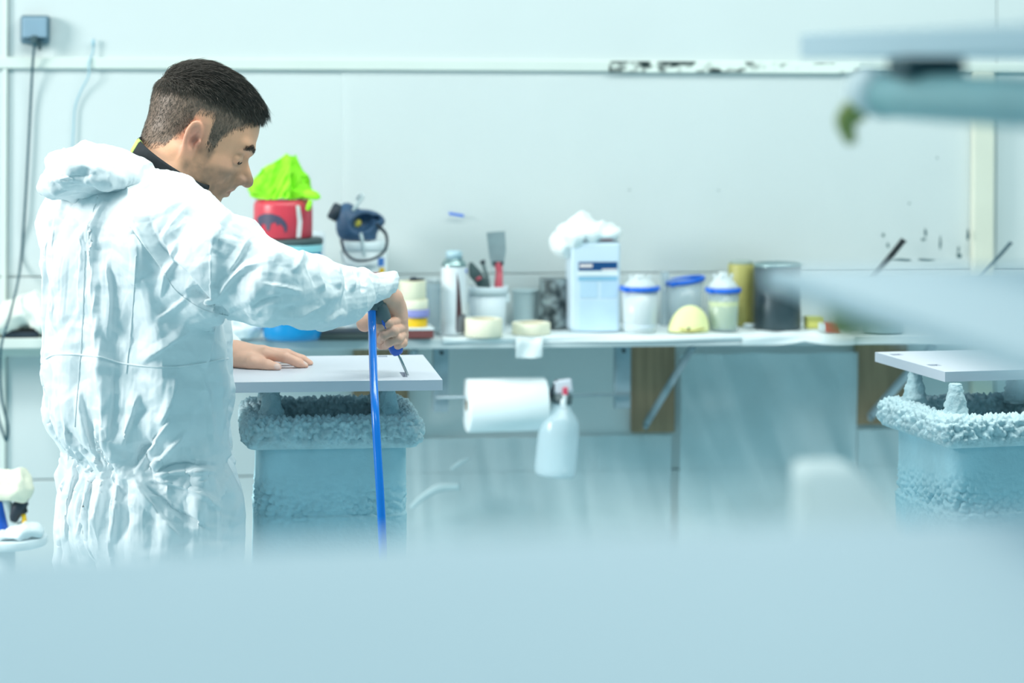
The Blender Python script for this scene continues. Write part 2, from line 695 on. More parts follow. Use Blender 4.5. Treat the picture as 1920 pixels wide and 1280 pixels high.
# hangers and rod for the roll
holder = thing('roll_holder', 'steel rod held by two flat hangers under the shelf', 'roll holder', (WO.x, WO.y, 0), WY)
rod_d = 0.235
zr = wl(1000, 742, rod_d)[2]
for ua, ub, vb in ((815, 842, 772), (1157, 1184, 770)):
    xa, xb = wl(ua, 700, rod_d)[0], wl(ub, 700, rod_d)[0]
    zb = wl(960, vb, rod_d)[2]
    h = rbox('hanger', (xb - xa, 0.004, ZS - 0.027 - zb), m_steel, holder, ((xa + xb) / 2, -rod_d + 0.012, (ZS - 0.027 + zb) / 2), 0.001)
    rbox('flange', (0.004, 0.03, ZS - 0.027 - zb), m_steel, h, (xa, -rod_d + 0.026, (ZS - 0.027 + zb) / 2), 0.001)
    v, f = lathe([(0.005, -0.003), (0.005, 0.003)], 12, 'Y')
    link_mesh('screw', put(v, None, ((xa + xb) / 2, -rod_d + 0.008, ZS - 0.045)), f, mat('dark_metal', (50, 60, 66), 0.5), h)
v, f = tube([(wl(818, 740, rod_d)[0], -rod_d, zr - 0.001), (wl(1182, 740, rod_d)[0], -rod_d, zr + 0.001)], 0.0035, 10)
link_mesh('rod', v, f, m_steel, holder)

# ------------------------------------------------------------------ boards and stands
ZB = ZC - 594 / F * 4.40
m_board = mat('primed_board', (200, 204, 214), 0.42, var=0.02, vscale=3)
m_pocket = mat('routed_pocket', (96, 100, 100), 0.8)


def slotted(name, x0, x1, y0, y1, z0, z1, slots, m, parent, pocket=0.009):
    xs_ = sorted({x0, x1, *[s[0] for s in slots], *[s[1] for s in slots]})
    ys_ = sorted({y0, y1, *[s[2] for s in slots], *[s[3] for s in slots]})
    bm = bmesh.new()

    def face(*pts):
        bm.faces.new([bm.verts.new(p) for p in pts])
    for i in range(len(xs_) - 1):
        for j in range(len(ys_) - 1):
            a, b, c, d = xs_[i], xs_[i + 1], ys_[j], ys_[j + 1]
            ins = any(s[0] <= a and b <= s[1] and s[2] <= c and d <= s[3] for s in slots)
            z = z1 - pocket if ins else z1
            face((a, c, z), (b, c, z), (b, d, z), (a, d, z))
    for s in slots:
        a, b, c, d = s
        za, zb = z1 - pocket, z1
        face((a, c, za), (a, c, zb), (b, c, zb), (b, c, za))
        face((b, c, za), (b, c, zb), (b, d, zb), (b, d, za))
        face((b, d, za), (b, d, zb), (a, d, zb), (a, d, za))
        face((a, d, za), (a, d, zb), (a, c, zb), (a, c, za))
    face((x0, y0, z0), (x0, y1, z0), (x1, y1, z0), (x1, y0, z0))
    face((x0, y0, z0), (x1, y0, z0), (x1, y0, z1), (x0, y0, z1))
    face((x1, y0, z0), (x1, y1, z0), (x1, y1, z1), (x1, y0, z1))
    face((x1, y1, z0), (x0, y1, z0), (x0, y1, z1), (x1, y1, z1))
    face((x0, y1, z0), (x0, y0, z0), (x0, y0, z1), (x0, y1, z1))
    bmesh.ops.remove_doubles(bm, verts=bm.verts, dist=1e-6)
    me = bpy.data.meshes.new(name)
    bm.to_mesh(me)
    bm.free()
    me.materials.append(m)
    o = bpy.data.objects.new(name, me)
    COL.objects.link(o)
    if parent is not None:
        o.parent = parent
    return o


def loc2(p, o, yaw):
    d = p - o
    c, s = math.cos(yaw), math.sin(yaw)
    return d.x * c + d.y * s, -d.x * s + d.y * c


B1Y = RAD(7.5)
b1 = onz(830, 712, ZB)
_l = [loc2(onz(u, v, ZB), b1, B1Y) for u, v in ((749, 697.5), (777, 706.5), (708, 667), (727, 669))]
far = loc2(onz(783, 665, ZB), b1, B1Y)[1]
left = loc2(onz(424, 716, ZB), b1, B1Y)[0]
sl = [(_l[0][0], _l[1][0] - 0.012, _l[1][1], _l[0][1]), (_l[2][0], _l[3][0], far - 0.03, far - 0.008)]
board1 = slotted('cabinet_panel', left, 0, 0, far, -0.019, 0, sl, m_board, None)
board1.location = b1
board1.rotation_euler = (0, 0, B1Y)
tag(board1, 'pale grey primed cabinet panel the worker is cleaning, lying on the middle stand', 'panel')

B2Y = RAD(15.5)
b2 = onz(1772, 697, ZB)
far2 = loc2(onz(1638, 660, ZB), b2, B2Y)[1]
sl2 = []
for u, v in ((1681, 664.5), (1757, 684)):
    q = loc2(onz(u, v, ZB), b2, B2Y)
    sl2.append((q[0] - 0.012, q[0] + 0.012, q[1] - 0.012, q[1] + 0.012))
sl2 = [(sl2[0][0], sl2[0][1], sl2[0][2], sl2[0][3]), (sl2[0][0], sl2[0][1], sl2[1][2], sl2[1][3])]
board2 = slotted('cabinet_panel', 0, 0.40, 0, far2, -0.019, 0, sl2, m_board, None)
board2.location = b2
board2.rotation_euler = (0, 0, B2Y)
tag(board2, 'white primed cabinet panel with two routed slots, lying on the right-hand stand', 'panel')

m_crust = mat('paint_crust', (188, 212, 218), 0.75, var=0.12, vscale=30, bump=0.3, bscale=160)
m_col = mat('overspray_paint', (172, 208, 218), 0.7, var=0.14, vscale=7, bump=0.25, bscale=70)


def make_stand():
    st = thing('spray_stand', 'pale blue column stand with paint-crusted frame under the panel being cleaned', 'stand', (0, 0, 0), 0)
    zr0 = -0.019 - 0.056           # top of the frame, relative to the board top
    H = 0.058

    def f(p):
        q = np.abs(p[:, :2])
        outer = sd_box(p, (0, 0, zr0 - H / 2), (0.166, 0.160, H / 2), None, 0.024)
        inner = sd_box(p, (0, 0, zr0 - H / 2 + 0.03), (0.118, 0.112, H / 2 + 0.012), None, 0.02)
        return smax(outer, -inner, 0.012)
    V, Q = nets(f, (-.185, -.18, zr0 - H - .02), (.185, .18, zr0 + .02), 0.0029)
    N = vnormals(V, Q)
    d1, d2 = worley(V * (125, 125, 90), 4)
    e1, e2 = worley(V * 230, 8)
    up = np.clip((V[:, 2] - (zr0 - H)) / 0.02, 0, 1)
    V = V + N * ((0.006 - 0.017 * d1 ** 1.6 + 0.003 * (0.5 - e1)) * up)[:, None]
    link_mesh('crusted_frame', V, Q, m_crust, st)
    base = None
    for sx in (-1, 1):
        for sy in (-1, 1):
            n = 28
            pr = [(0.020, zr0 - 0.012), (0.024, zr0 - 0.004), (0.0205, zr0 + 0.012), (0.016, zr0 + 0.034), (0.0125, zr0 + 0.050), (0.011, zr0 + 0.0555), (0.0, zr0 + 0.056)]
            rs = np.interp(np.linspace(0, 6, 25), range(7), [p[0] for p in pr])
            zs_ = np.interp(np.linspace(0, 6, 25), range(7), [p[1] for p in pr])
            v, fc = lathe(list(zip(rs, zs_)), n)
            v = v + (sx * 0.108 - 0.004, sy * 0.090, 0)
            d1, _ = worley(v * 120, 3 + sx + 2 * sy)
            dirv = v - np.array([sx * 0.108 - 0.004, sy * 0.090, 0])
            dirv[:, 2] = 0
            v = v + dirv * (0.5 * (0.5 - d1))[:, None]
            link_mesh('support_cone', v, fc, m_crust, st)
    # column: rounded square, crusted band round it
    zt, zb = zr0 - H + 0.004, -ZB
    n = 320
    rows = np.concatenate([np.linspace(zt, zt - 0.26, 110), np.linspace(zt - 0.27, zb, 20)])
    V = []
    for z in rows:
        for k in range(n):
            a = 2 * math.pi * (k + 0.5) / n
            c, s = math.cos(a), math.sin(a)
            e = 9.0
            r = 0.138 / (abs(c) ** e + abs(s) ** e) ** (1 / e)
            V.append((r * c, r * s, z))
    V = np.array(V)
    nn = V.copy()
    nn[:, 2] = 0
    nn /= np.linalg.norm(nn, axis=1, keepdims=True)
    dz = zt - V[:, 2]
    band = np.exp(-((dz - 0.108 - 0.02 * fbm(V * 9, 2)) / 0.034) ** 2)
    d1, d2 = worley(V * 105, 6)
    g1, g2 = worley(V * 160, 16)
    patch = np.clip(0.65 + 0.7 * vnoise(V * 14, 21), 0, 1)
    V = V + nn * (band * patch * (0.006 - 0.017 * d1 ** 1.5) + 0.0012 * (0.5 - g1) * np.clip((dz - .02) / .05, 0, 1) + 0.0025 * fbm(V * 10, 5) + 0.004 * (dz > 0.128))[:, None]
    m_ = len(rows)
    Fc = [(i * n + k, (i + 1) * n + k, (i + 1) * n + (k + 1) % n, i * n + (k + 1) % n) for i in range(m_ - 1) for k in range(n)]
    Fc.append(tuple(range(n)))
    link_mesh('column', V, Fc, m_col, st)
    return st


def dup(root, loc, rz, label):
    r = root.copy()
    COL.objects.link(r)
    r.location = loc
    r.rotation_euler = (0, 0, rz)
    r['label'] = label
    for ch in list(root.children):
        if ch.name.startswith('chip'):
            continue
        c = ch.copy()
        COL.objects.link(c)
        c.parent = r
        for g in list(ch.children):
            e = g.copy()
            COL.objects.link(e)
            e.parent = c
    return r


stand = make_stand()
s1 = P(617, 770, 4.585)
stand.location = (s1.x, s1.y, ZB)
stand.rotation_euler = (0, 0, B1Y)
stand['group'] = 'paint-crusted spray stands'
stand2 = dup(stand, (0.921, 4.660, ZB), B2Y, 'pale blue column stand with paint-crusted frame at the right edge')

# ------------------------------------------------------------------ drying rack and boards close to the camera
m_rack = mat('rack_paint', (120, 172, 178), 0.4, var=0.1)
m_fboard = mat('sealed_board', (208, 224, 232), 0.5, var=0.02, vscale=2)
m_tape = mat('olive_tape', (150, 160, 90), 0.7, var=0.15)


def yawbox(name, corner, yaw, lx, ly, th, ztop, m, label):
    """corner = far-left corner of the board seen from above; it runs right by lx and towards the camera by ly"""
    o = rbox(name, (lx, ly, th), m, None, (lx / 2, -ly / 2, -th / 2), 0.0015)
    o.location = (corner[0], corner[1], ztop)
    o.rotation_euler = (0, 0, yaw)
    return tag(o, label, 'board')


c_up = P(1500, 108, 2.37)
up_b = yawbox('drying_board', (c_up.x, c_up.y), RAD(7.6), 0.55, 0.85, 0.023, c_up.z + 0.023, m_fboard,
              'out of focus pale blue board at the upper right, highest on the rack')
mH = 0.1425
c_mid = onz(1432, 502, ZC - mH)
mid_b = yawbox('drying_board', (c_mid.x, c_mid.y), RAD(7.7), 0.60, 0.9, 0.012, ZC - mH, m_fboard,
               'out of focus pale blue board on the rack at right, at shelf height')
bH = 0.2174
c_l, c_r = onz(0, 1036, ZC - bH), onz(1920, 966, ZC - bH)
yb = math.atan2(c_r.y - c_l.y, c_r.x - c_l.x)
c_bot = c_l - Vector((math.cos(yb), math.sin(yb), 0)) * 0.28
bot_b = yawbox('drying_board', (c_bot.x, c_bot.y), yb, 1.10, 0.55, 0.018, ZC - bH, m_fboard,
               'large blurred pale board filling the bottom of the picture')
low_b = yawbox('drying_board', (0.19, 2.12), RAD(5), 0.55, 0.55, 0.015, ZC - 0.43, m_fboard,
               'blurred board carrying the white block, behind the large bottom board')

rack = thing('drying_rack', 'blurred teal metal drying rack arms holding boards at the right', 'rack', (1.05, 1.3, 0), 0)
ro = np.array((1.05, 1.3, 0))


def rtube(name, pts, r, m=m_rack, par=rack, n=16):
    v, f = tube(pts, r, n)
    return link_mesh(name, v - ro, f, m, par)


tip = P(1650, 178, 2.15)
ex, ey = np.array((math.cos(WY), math.sin(WY), 0)), np.array((-math.sin(WY), math.cos(WY), 0))
tipa = np.array(tip)
arm_r = 0.0195
up_end = tipa - ey * 0.95
arm = rtube('arm', [tipa, up_end], arm_r)
rtube('arm_cap', [tipa + ey * 0.02 + (-0.006, 0, 0.004), tipa - ey * 0.02], 0.0215, mat('white_plastic', (225, 235, 238), 0.4), arm)
v, f = tube(spline([tipa + ey * 0.012 + (-0.016, 0, -0.012), tipa + ey * 0.015 + (-0.026, 0, -0.024), tipa + ey * 0.01 + (-0.022, 0, -0.044)]), [0.012, 0.010, 0.004], 8, flat=(1, .5))
link_mesh('tape_tag', v - ro, f, m_tape, arm)
pz = c_up.z - 0.0005
arm_top = tipa[2] + arm_r
pc = tipa - ey * 0.10 + (0.03, 0, 0)
rb = rbox('rest_pad', (0.05, 0.10, pz - arm_top + 0.004), mat('dark_rubber', (60, 84, 90), 0.8), rack,
          tuple(np.array((pc[0] - 0.02, pc[1], (pz + arm_top) / 2 - 0.002)) - ro), 0.003)
rb2 = rbox('rest_pad', (0.05, 0.10, pz - arm_top + 0.004), mat('dark_rubber', (60, 84, 90), 0.8), rack,
           tuple(tipa - ey * 0.75 + (0, 0, (pz + arm_top) / 2 - tipa[2] - 0.002) - ro), 0.003)
posts = [(1.05, 1.3), (1.05, 2.0)]
for px, py in posts:
    rtube('post', [(px, py, 0), (px, py, 2.1)], 0.022)
rtube('crossbar', [up_end, (1.05, 1.3, tipa[2])], 0.016)
rtube('crossbar', [(1.05, 1.3, 0.2), (1.05, 2.0, 0.2)], 0.016)
# arms under the middle board, coming from the posts
zm = ZC - mH - 0.012 - 0.0125
mt = np.array(P(1600, 640, 1.60))
arm2 = rtube('arm', [(mt[0], 1.60, zm), (1.05, 2.0, zm)], 0.012)
v, f = tube([(mt[0] - 0.012, 1.595, zm), (mt[0] + 0.03, 1.615, zm)], 0.0135, 14)
link_mesh('tape_wrap', v - ro, f, m_tape, arm2)
rtube('arm', [(0.45, 1.02, zm), (1.05, 1.3, zm)], 0.012)
zl = ZC - 0.43 - 0.015 - 0.0125
rtube('arm', [(0.24, 1.72, zl), (1.05, 1.3, zl)], 0.012)
rtube('arm', [(0.26, 2.0, zl), (1.05, 2.0, zl)], 0.012)
zl = ZC - bH - 0.018 - 0.0165
bar_l = np.array((c_bot.x + 0.02, c_bot.y - 0.28, zl))
rtube('crossbar', [bar_l, (1.05, 1.3, zl)], 0.016)
rtube('crossbar', [bar_l + (0.05, -0.2, 0), (1.05, 1.3, zl - 0.033)], 0.016) if False else None
rtube('post', [bar_l, (bar_l[0], bar_l[1], 0)], 0.02)

# white block on the low board
zb0 = ZC - 0.43
cb = P(1502, 900, 1.98)
m_block = mat('white_block', (240, 246, 244), 0.7, var=0.03)
w = 0.093
hgt = (P(1502, 886, 1.98).z - zb0)
bm = bmesh.new()
prof = [(0, 0), (w, 0), (w, hgt * 0.15), (w * 0.86, hgt * 0.55), (w * 0.62, hgt * 0.9), (w * 0.45, hgt), (0.004, hgt), (0, hgt * 0.97)]
fr = [bm.verts.new((x, -0.26 * (1 - z / hgt), z)) for x, z in prof]
bk = [bm.verts.new((x, 0.07, z)) for x, z in prof]
for i in range(1, len(prof) - 1):
    bm.faces.new((fr[0], fr[i], fr[i + 1]))
bm.faces.new(bk[::-1])
for i in range(len(prof)):
    j = (i + 1) % len(prof)
    bm.faces.new((fr[j], fr[i], bk[i], bk[j]))
bmesh.ops.recalc_face_normals(bm, faces=bm.faces)
bmesh.ops.bevel(bm, geom=bm.edges[:], offset=0.003, segments=2, affect='EDGES')
me = bpy.data.meshes.new('foam_block')
bm.to_mesh(me)
bm.free()
me.materials.append(m_block)
blk = bpy.data.objects.new('foam_block', me)
COL.objects.link(blk)
blk.location = (cb.x, cb.y, zb0)
tag(blk, 'blurred white block with a sloping right end, left of the right-hand stand', 'block')
# ------------------------------------------------------------------ the worker
TH = RAD(37)
SA = np.array((-math.sin(TH), math.cos(TH), 0))     # towards his left
FA = np.array((math.cos(TH), math.sin(TH), 0))      # the way he faces
YT = 4.34


def A(u, v, Y):
    return np.array(P(u, v, Y))


foot = A(270, 885, YT)
foot[2] = 0.0
person = thing('person', 'person in white hooded coverall bending over a panel with a blue air gun', 'person', tuple(foot))
m_skin = mat('skin', (255, 255, 255), 0.5, var=0.06, vscale=40, bump=0.06, bscale=220, sss=0.12, attr='Col')
m_suit = mat('coverall_fabric', (230, 236, 238), 0.55, var=0.015, vscale=14, bump=0.22, bscale=55, spec=0.35)
m_hair = mat('hair_strands', (255, 255, 255), 0.45, var=0.25, vscale=60, attr='Col')
# crinkles finer than the mesh
_nt = m_suit.node_tree
_bp = next(n for n in _nt.nodes if n.type == 'BUMP')
_tc = next(n for n in _nt.nodes if n.type == 'TEX_COORD')
_wn = _nt.nodes.new('ShaderNodeTexNoise')
_wn.inputs['Scale'].default_value = 9
_mx = _nt.nodes.new('ShaderNodeVectorMath')
_mx.operation = 'MULTIPLY_ADD'
_mx.inputs[1].default_value = (0.16, 0.16, 0.16)
_nt.links.new(_tc.outputs['Object'], _wn.inputs['Vector'])
_nt.links.new(_wn.outputs['Color'], _mx.inputs[0])
_nt.links.new(_tc.outputs['Object'], _mx.inputs[2])
_hs = []
for _sc in (9.0, 26.0):
    _vo = _nt.nodes.new('ShaderNodeTexVoronoi')
    _vo.feature = 'F1'
    _vo.inputs['Scale'].default_value = _sc
    _nt.links.new(_mx.outputs[0], _vo.inputs['Vector'])
    _hs.append(_vo)
_ml = _nt.nodes.new('ShaderNodeMath')
_ml.operation = 'MULTIPLY_ADD'
_ml.inputs[1].default_value = 0.35
_nt.links.new(_hs[1].outputs['Distance'], _ml.inputs[0])
_nt.links.new(_hs[0].outputs['Distance'], _ml.inputs[2])
_nt.links.new(_ml.outputs[0], _bp.inputs['Height'])
_bp.inputs['Strength'].default_value = 0.2
_bp.inputs['Distance'].default_value = 0.012

# ---- head, in its own frame: x forward, y to his left, z up, origin between the ears
HS = 1.03
HP, HYAW = RAD(28), RAD(8)
R_head = np.array((rotz(HYAW) @ roty(HP)))
H0 = A(372, 256, 4.47)


def to_world(V):
    return (V * HS) @ R_head.T + H0


def to_head(p):
    return ((p - H0) @ R_head) / HS


neck_lo = to_head(A(302, 372, 4.40))


def f_head(p):
    y = np.abs(p[:, 1])
    q = np.stack([p[:, 0], y, p[:, 2]], 1)
    d = sd_ell(q, (-0.012, 0, 0.043), (0.098, 0.077, 0.082))
    d = smin(d, sd_ell(q, (0.030, 0, 0.012), (0.064, 0.064, 0.085)), 0.03)
    d = smin(d, sd_ell(q, (0.035, 0, -0.045), (0.052, 0.054, 0.050)), 0.035)
    d = smin(d, sd_cap(q, (0.002, 0.050, -0.050), (0.062, 0.018, -0.088), 0.016), 0.03)
    d = smin(d, sd_ell(q, (0.072, 0, -0.090), (0.018, 0.022, 0.016)), 0.02)
    d = smin(d, sd_ell(q, (0.050, 0.044, -0.028), (0.024, 0.018, 0.016)), 0.022)
    d = smin(d, sd_cap(q, (0.0915, 0.010, 0.021), (0.076, 0.046, 0.026), 0.009, 0.008), 0.014)
    d = smax(d, -sd_ell(q, (0.100, 0.040, 0.000), (0.029, 0.028, 0.0135)), 0.010)
    d = smin(d, sd_ell(q, (0.0745, 0.032, 0.001), (0.0135, 0.0155, 0.0125)), 0.006)
    d = smin(d, sd_cap(q, (0.0795, 0.020, -0.002), (0.076, 0.046, -0.002), 0.0098, 0.008), 0.002)   # closed upper lid
    d = smin(d, sd_cap(q, (0.074, 0, -0.006), (0.092, 0, -0.034), 0.013, 0.016), 0.010)
    d = smin(d, sd_cap(q, (0.0875, 0, 0.004), (0.115, 0, -0.027), 0.0070, 0.0095), 0.008)
    d = smin(d, sd_ell(q, (0.116, 0, -0.032), (0.0105, 0.0105, 0.0095)), 0.006)
    d = smin(d, sd_ell(q, (0.102, 0.0125, -0.035), (0.0115, 0.0065, 0.0085)), 0.006)
    d = smax(d, -sd_ell(q, (0.108, 0.0085, -0.0435), (0.006, 0.004, 0.004)), 0.003)
    d = smin(d, sd_ell(q, (0.080, 0, -0.052), (0.018, 0.030, 0.017)), 0.016)
    d = smin(d, sd_cap(q, (0.0965, 0, -0.054), (0.084, 0.021, -0.059), 0.0052, 0.003), 0.006)
    d = smin(d, sd_cap(q, (0.0935, 0, -0.067), (0.083, 0.019, -0.064), 0.0058, 0.003), 0.006)
    d = smax(d, -sd_cap(q, (0.102, 0, -0.0605), (0.084, 0.024, -0.0615), 0.0018), 0.003)
    # ears
    Re = np.array(rotz(RAD(-24)) @ roty(RAD(-14)))
    e = np.array((-0.010, 0.0795, -0.004))
    ear = sd_ell(q, e, (0.0175, 0.0062, 0.0315), Re)
    ear = smin(ear, sd_ell(q, e + (0.003, -0.004, -0.027), (0.010, 0.006, 0.012), Re), 0.008)
    bowl = sd_ell(q, e + (0.003, 0.0068, 0.002), (0.0118, 0.0085, 0.0235), Re)
    ear = smax(ear, -bowl, 0.003)
    ear = smin(ear, sd_cap(q, e + (0.000, 0.000, 0.014), e + (-0.006, 0.001, -0.010), 0.0032), 0.004)
    ear = smin(ear, sd_cap(q, e + (0.014, 0.001, -0.002), e + (0.012, 0.001, -0.010), 0.0042), 0.004)
    d = smin(d, ear, 0.005)
    d = smax(d, -sd_ell(q, e + (0.006, 0.004, -0.002), (0.004, 0.006, 0.005)), 0.002)
    # neck
    d = smin(d, sd_cap(p, (-0.038, 0, -0.030), neck_lo, 0.054, 0.060), 0.03)
    d = smin(d, sd_cap(q, (-0.030, 0.052, -0.040), neck_lo * (1, 0, 1) + (0.03, 0.02, 0), 0.012, 0.014), 0.025)
    return d


hv, hq = nets(f_head, (-.19, -.11, -.19), (.135, .11, .14), 0.0024)
hv = smooth(hv, hq, 2, 0.4)


def hairline(x, y):
    z = np.interp(x, [-.12, -.07, -.045, -.030, -.022, 0.0, .010, .016, .030, .038, .050, .066, .080, .10],
                  [-.062, -.060, -.040, -.008, .036, .044, .036, -.006, -.012, .022, .040, .052, .072, .082])
    mid = np.interp(x, [-.12, .04, .07, .1], [0, 0, .030, .0])
    return z + 0


def head_color(p):
    x, y, z = p[:, 0], np.abs(p[:, 1]), p[:, 2]
    skin = np.array(lin((234, 174, 138))[:3])
    C = np.tile(skin, (len(p), 1))

    def blend(mask, col, k=1.0):
        nonlocal C
        mm = np.clip(mask, 0, 1)[:, None] * k
        C = C * (1 - mm) + np.array(lin(col)[:3]) * mm
    n = fbm(p * 60, 3)
    # redder ear and cheek
    blend(1.2 - np.sqrt(((x + .010) / .026) ** 2 + ((z + .004) / .040) ** 2 + ((y - .080) / .03) ** 2), (214, 142, 124), 0.75)
    blend(1 - np.sqrt(((x - .065) / .03) ** 2 + ((z + .02) / .025) ** 2), (212, 158, 136), 0.35)
    blend(1 - np.sqrt(((x - .112) / .018) ** 2 + ((z + .034) / .014) ** 2), (204, 146, 128), 0.6)
    blend(1.5 - np.sqrt(((x + .003) / .008) ** 2 + ((z + .008) / .009) ** 2) - (y < .06) * 9, (140, 88, 74), 0.7)  # ear hollow darkened in the colour, painted shade around the canal
    # beard shadow
    jaw = np.clip(((-.030 + .25 * (x - .03)) - z) / .014, 0, 1) * np.clip((x + .012) / .012, 0, 1) * np.clip((z + .125) / .02, 0, 1)
    side = np.clip((.038 - np.abs(x - .022) - .02) / .008, 0, 1) * np.clip((.0 - z) / .01, 0, 1) * np.clip((z + .06) / .02, 0, 1)
    lipz = np.clip(1 - np.abs(z + .060) / .010, 0, 1) * np.clip((x - .078) / .006, 0, 1) * np.clip((.024 - y) / .006, 0, 1)
    blend(np.maximum(jaw, side) * (0.75 + 0.5 * n) * (1 - lipz), (112, 96, 80), 0.70)
    blend(lipz, (178, 122, 110), 0.75)
    # brows, lashes
    zb = np.interp(y, [.012, .03, .048], [.022, .028, .022])
    blend(np.clip(1.3 - np.abs(z - zb) / .0055, 0, 1) * np.clip((x - .066) / .004, 0, 1) * np.clip((y - .009) / .004, 0, 1) * np.clip((.052 - y) / .006, 0, 1), (66, 54, 44), 0.9)
    0 and blend(np.clip(1.2 - np.abs(z + .0085) / .003, 0, 1) * np.clip((x - .070) / .004, 0, 1) * np.clip((y - .017) / .003, 0, 1) * np.clip((.049 - y) / .003, 0, 1), (54, 44, 38), 0.9)
    # scalp under the hair
    h = (z - hairline(x, y)) / .012 + 0.5 * n
    h = h * (y < .0845)
    blend(h, (96, 87, 77), 0.88)
    blend(np.clip((z - .060 - .20 * x) / .035, 0, 1) * (h > .3), (60, 52, 46), 0.95)
    keep = ((x > .070) & (z < .070)) | (z < hairline(x, y) - .01)
    return C


hcol = head_color(hv)
parts = [(to_world(hv), hq, hcol)]

# ---- hands
SK = np.array(lin((228, 182, 158))[:3])


def chain(p, pts, rs):
    d = None
    for i in range(len(pts) - 1):
        e = sd_cap(p, pts[i], pts[i + 1], rs[i], rs[i + 1])
        d = e if d is None else smin(d, e, 0.004)
    return d


LW = A(432, 668, 4.60)
l_idx = [A(497, 664, 4.572), A(534, 669, 4.566), A(558, 679, 4.572), A(571, 686.5, 4.576)]
l_mid = [A(492, 660, 4.597), A(538, 664, 4.603), A(566, 674, 4.612), A(580, 682, 4.616)]
l_rng = [A(486, 660, 4.622), A(528, 664, 4.640), A(552, 672, 4.652), A(565, 677.5, 4.658)]
l_pnk = [A(478, 664, 4.645), A(508, 668, 4.672), A(526, 673, 4.685), A(537, 676.5, 4.690)]
l_thm = [A(446, 677, 4.578), A(472, 679, 4.556), A(501, 685.5, 4.545), A(518, 689, 4.540)]


def f_lhand(p):
    d = sd_cap(p, A(395, 664, 4.62), LW, 0.028, 0.026)
    for k, (fi, r) in enumerate(((l_idx, .0095), (l_mid, .0095), (l_rng, .009), (l_pnk, .008))):
        d = smin(d, sd_cap(p, LW, fi[0], .022, .0125), 0.018)
    for fi, r in ((l_idx, .0098), (l_mid, .0098), (l_rng, .0092), (l_pnk, .0082)):
        d = smin(d, chain(p, fi, [r * 1.2, r * 1.03, r * .92, r * .8]), 0.006)
    d = smin(d, sd_cap(p, LW, l_thm[1], .021, .0155), 0.016)
    d = smin(d, chain(p, l_thm, [.017, .0135, .0118, .0098]), 0.007)
    return smax(d, ZB + 0.0006 - p[:, 2], 0.002)


RW = A(733, 562, 4.455)
r_idx = [A(747, 601, 4.462), A(728, 606, 4.424), A(711, 613, 4.424), A(705, 622, 4.440)]
r_mid = [A(753, 614, 4.468), A(738, 621, 4.424), A(720, 628, 4.422), A(713, 637, 4.442)]
r_rng = [A(755, 627, 4.474), A(747, 635, 4.432), A(730, 641.5, 4.430), A(722, 649, 4.450)]
r_pnk = [A(755, 636, 4.484), A(756, 643, 4.452), A(746, 647, 4.440), A(738, 651, 4.452)]
r_thm = [A(738, 592, 4.475), A(716, 612, 4.490), A(706, 632, 4.488), A(716, 646, 4.484)]


def f_rhand(p):
    d = sd_cap(p, A(704, 546, 4.41), RW, 0.018, 0.0205)
    d = smin(d, sd_cap(p, RW, A(745, 592, 4.468), 0.021, 0.018), 0.012)
    for fi in (r_idx, r_mid, r_rng, r_pnk):
        d = smin(d, sd_cap(p, A(741, 576, 4.466), fi[0], .0165, .0105), 0.008)
    for fi, r in ((r_idx, .0082), (r_mid, .0083), (r_rng, .0079), (r_pnk, .0071)):
        d = smin(d, chain(p, fi, [r * 1.2, r * 1.06, r * 1.0, r * .88]), 0.0012)
    d = smin(d, chain(p, r_thm, [.018, .0135, .0115, .010]), 0.008)
    d = smin(d, sd_cap(p, A(741, 585, 4.475), A(684, 606, 4.515), .017, .016), 0.012)
    return d


def skin_col(V, seed, nails=()):
    n = fbm(V * 55, seed)[:, None]
    C = SK * (1 + 0.10 * n) * np.array((1, 1 - 0.04, 1 - 0.04))
    for c, r in nails:
        w_ = np.clip((r - np.linalg.norm(V - c, axis=1)) / (r * .35), 0, 1)[:, None]
        C = C * (1 - w_) + np.array(lin((226, 196, 186))[:3]) * w_
    return C


for fn, lo, hi, nails in ((f_lhand, A(390, 700, 4.50), A(600, 630, 4.72), ((l_thm[3] + (0.004, -0.009, 0.004), 0.0085), (l_idx[3] + (0.003, -0.004, 0.008), 0.006))),
                          (f_rhand, A(655, 665, 4.36), A(775, 520, 4.56), ())):
    lo_, hi_ = np.minimum(lo, hi), np.maximum(lo, hi)
    v, q = nets(fn, lo_ - 0.02, hi_ + 0.02, 0.0019)
    v = smooth(v, q, 1, 0.4)
    parts.append((v, q, skin_col(v, 4, nails)))

# ---- the body under the clothes
shR, shL = A(300, 432, 4.25), A(255, 450, YT) + SA * 0.16 + (0, 0, 0.02)
elR, wrR = A(505, 535, 4.15), A(704, 546, 4.41)
elL, wrL = np.array((-0.78, 4.70, 1.16)), A(405, 664, 4.62)
hipc = A(278, 935, YT)


def f_body(p):
    d = sd_cap(p, A(278, 900, YT), A(265, 480, YT), 0.10, 0.125)
    d = smin(d, sd_cap(p, shR, shL, 0.055), 0.06)
    d = smin(d, sd_cap(p, A(265, 440, YT), A(312, 350, 4.41), 0.07, 0.055), 0.04)
    for a, b, c in ((shR, elR, wrR), (shL, elL, wrL)):
        d = smin(d, sd_cap(p, a, b, 0.052, 0.042), 0.03)
        d = smin(d, sd_cap(p, b, c, 0.040, 0.019), 0.02)
    for s in (-1, 1):
        h_ = hipc + SA * 0.09 * s
        a_ = h_ * (1, 1, 0) + SA * 0.02 * s + (0, 0, 0.10)
        k_ = (h_ + a_) / 2 + FA * 0.015
        d = smin(d, sd_cap(p, h_, k_, 0.085, 0.055), 0.04)
        d = smin(d, sd_cap(p, k_, a_, 0.055, 0.038), 0.02)
    return d


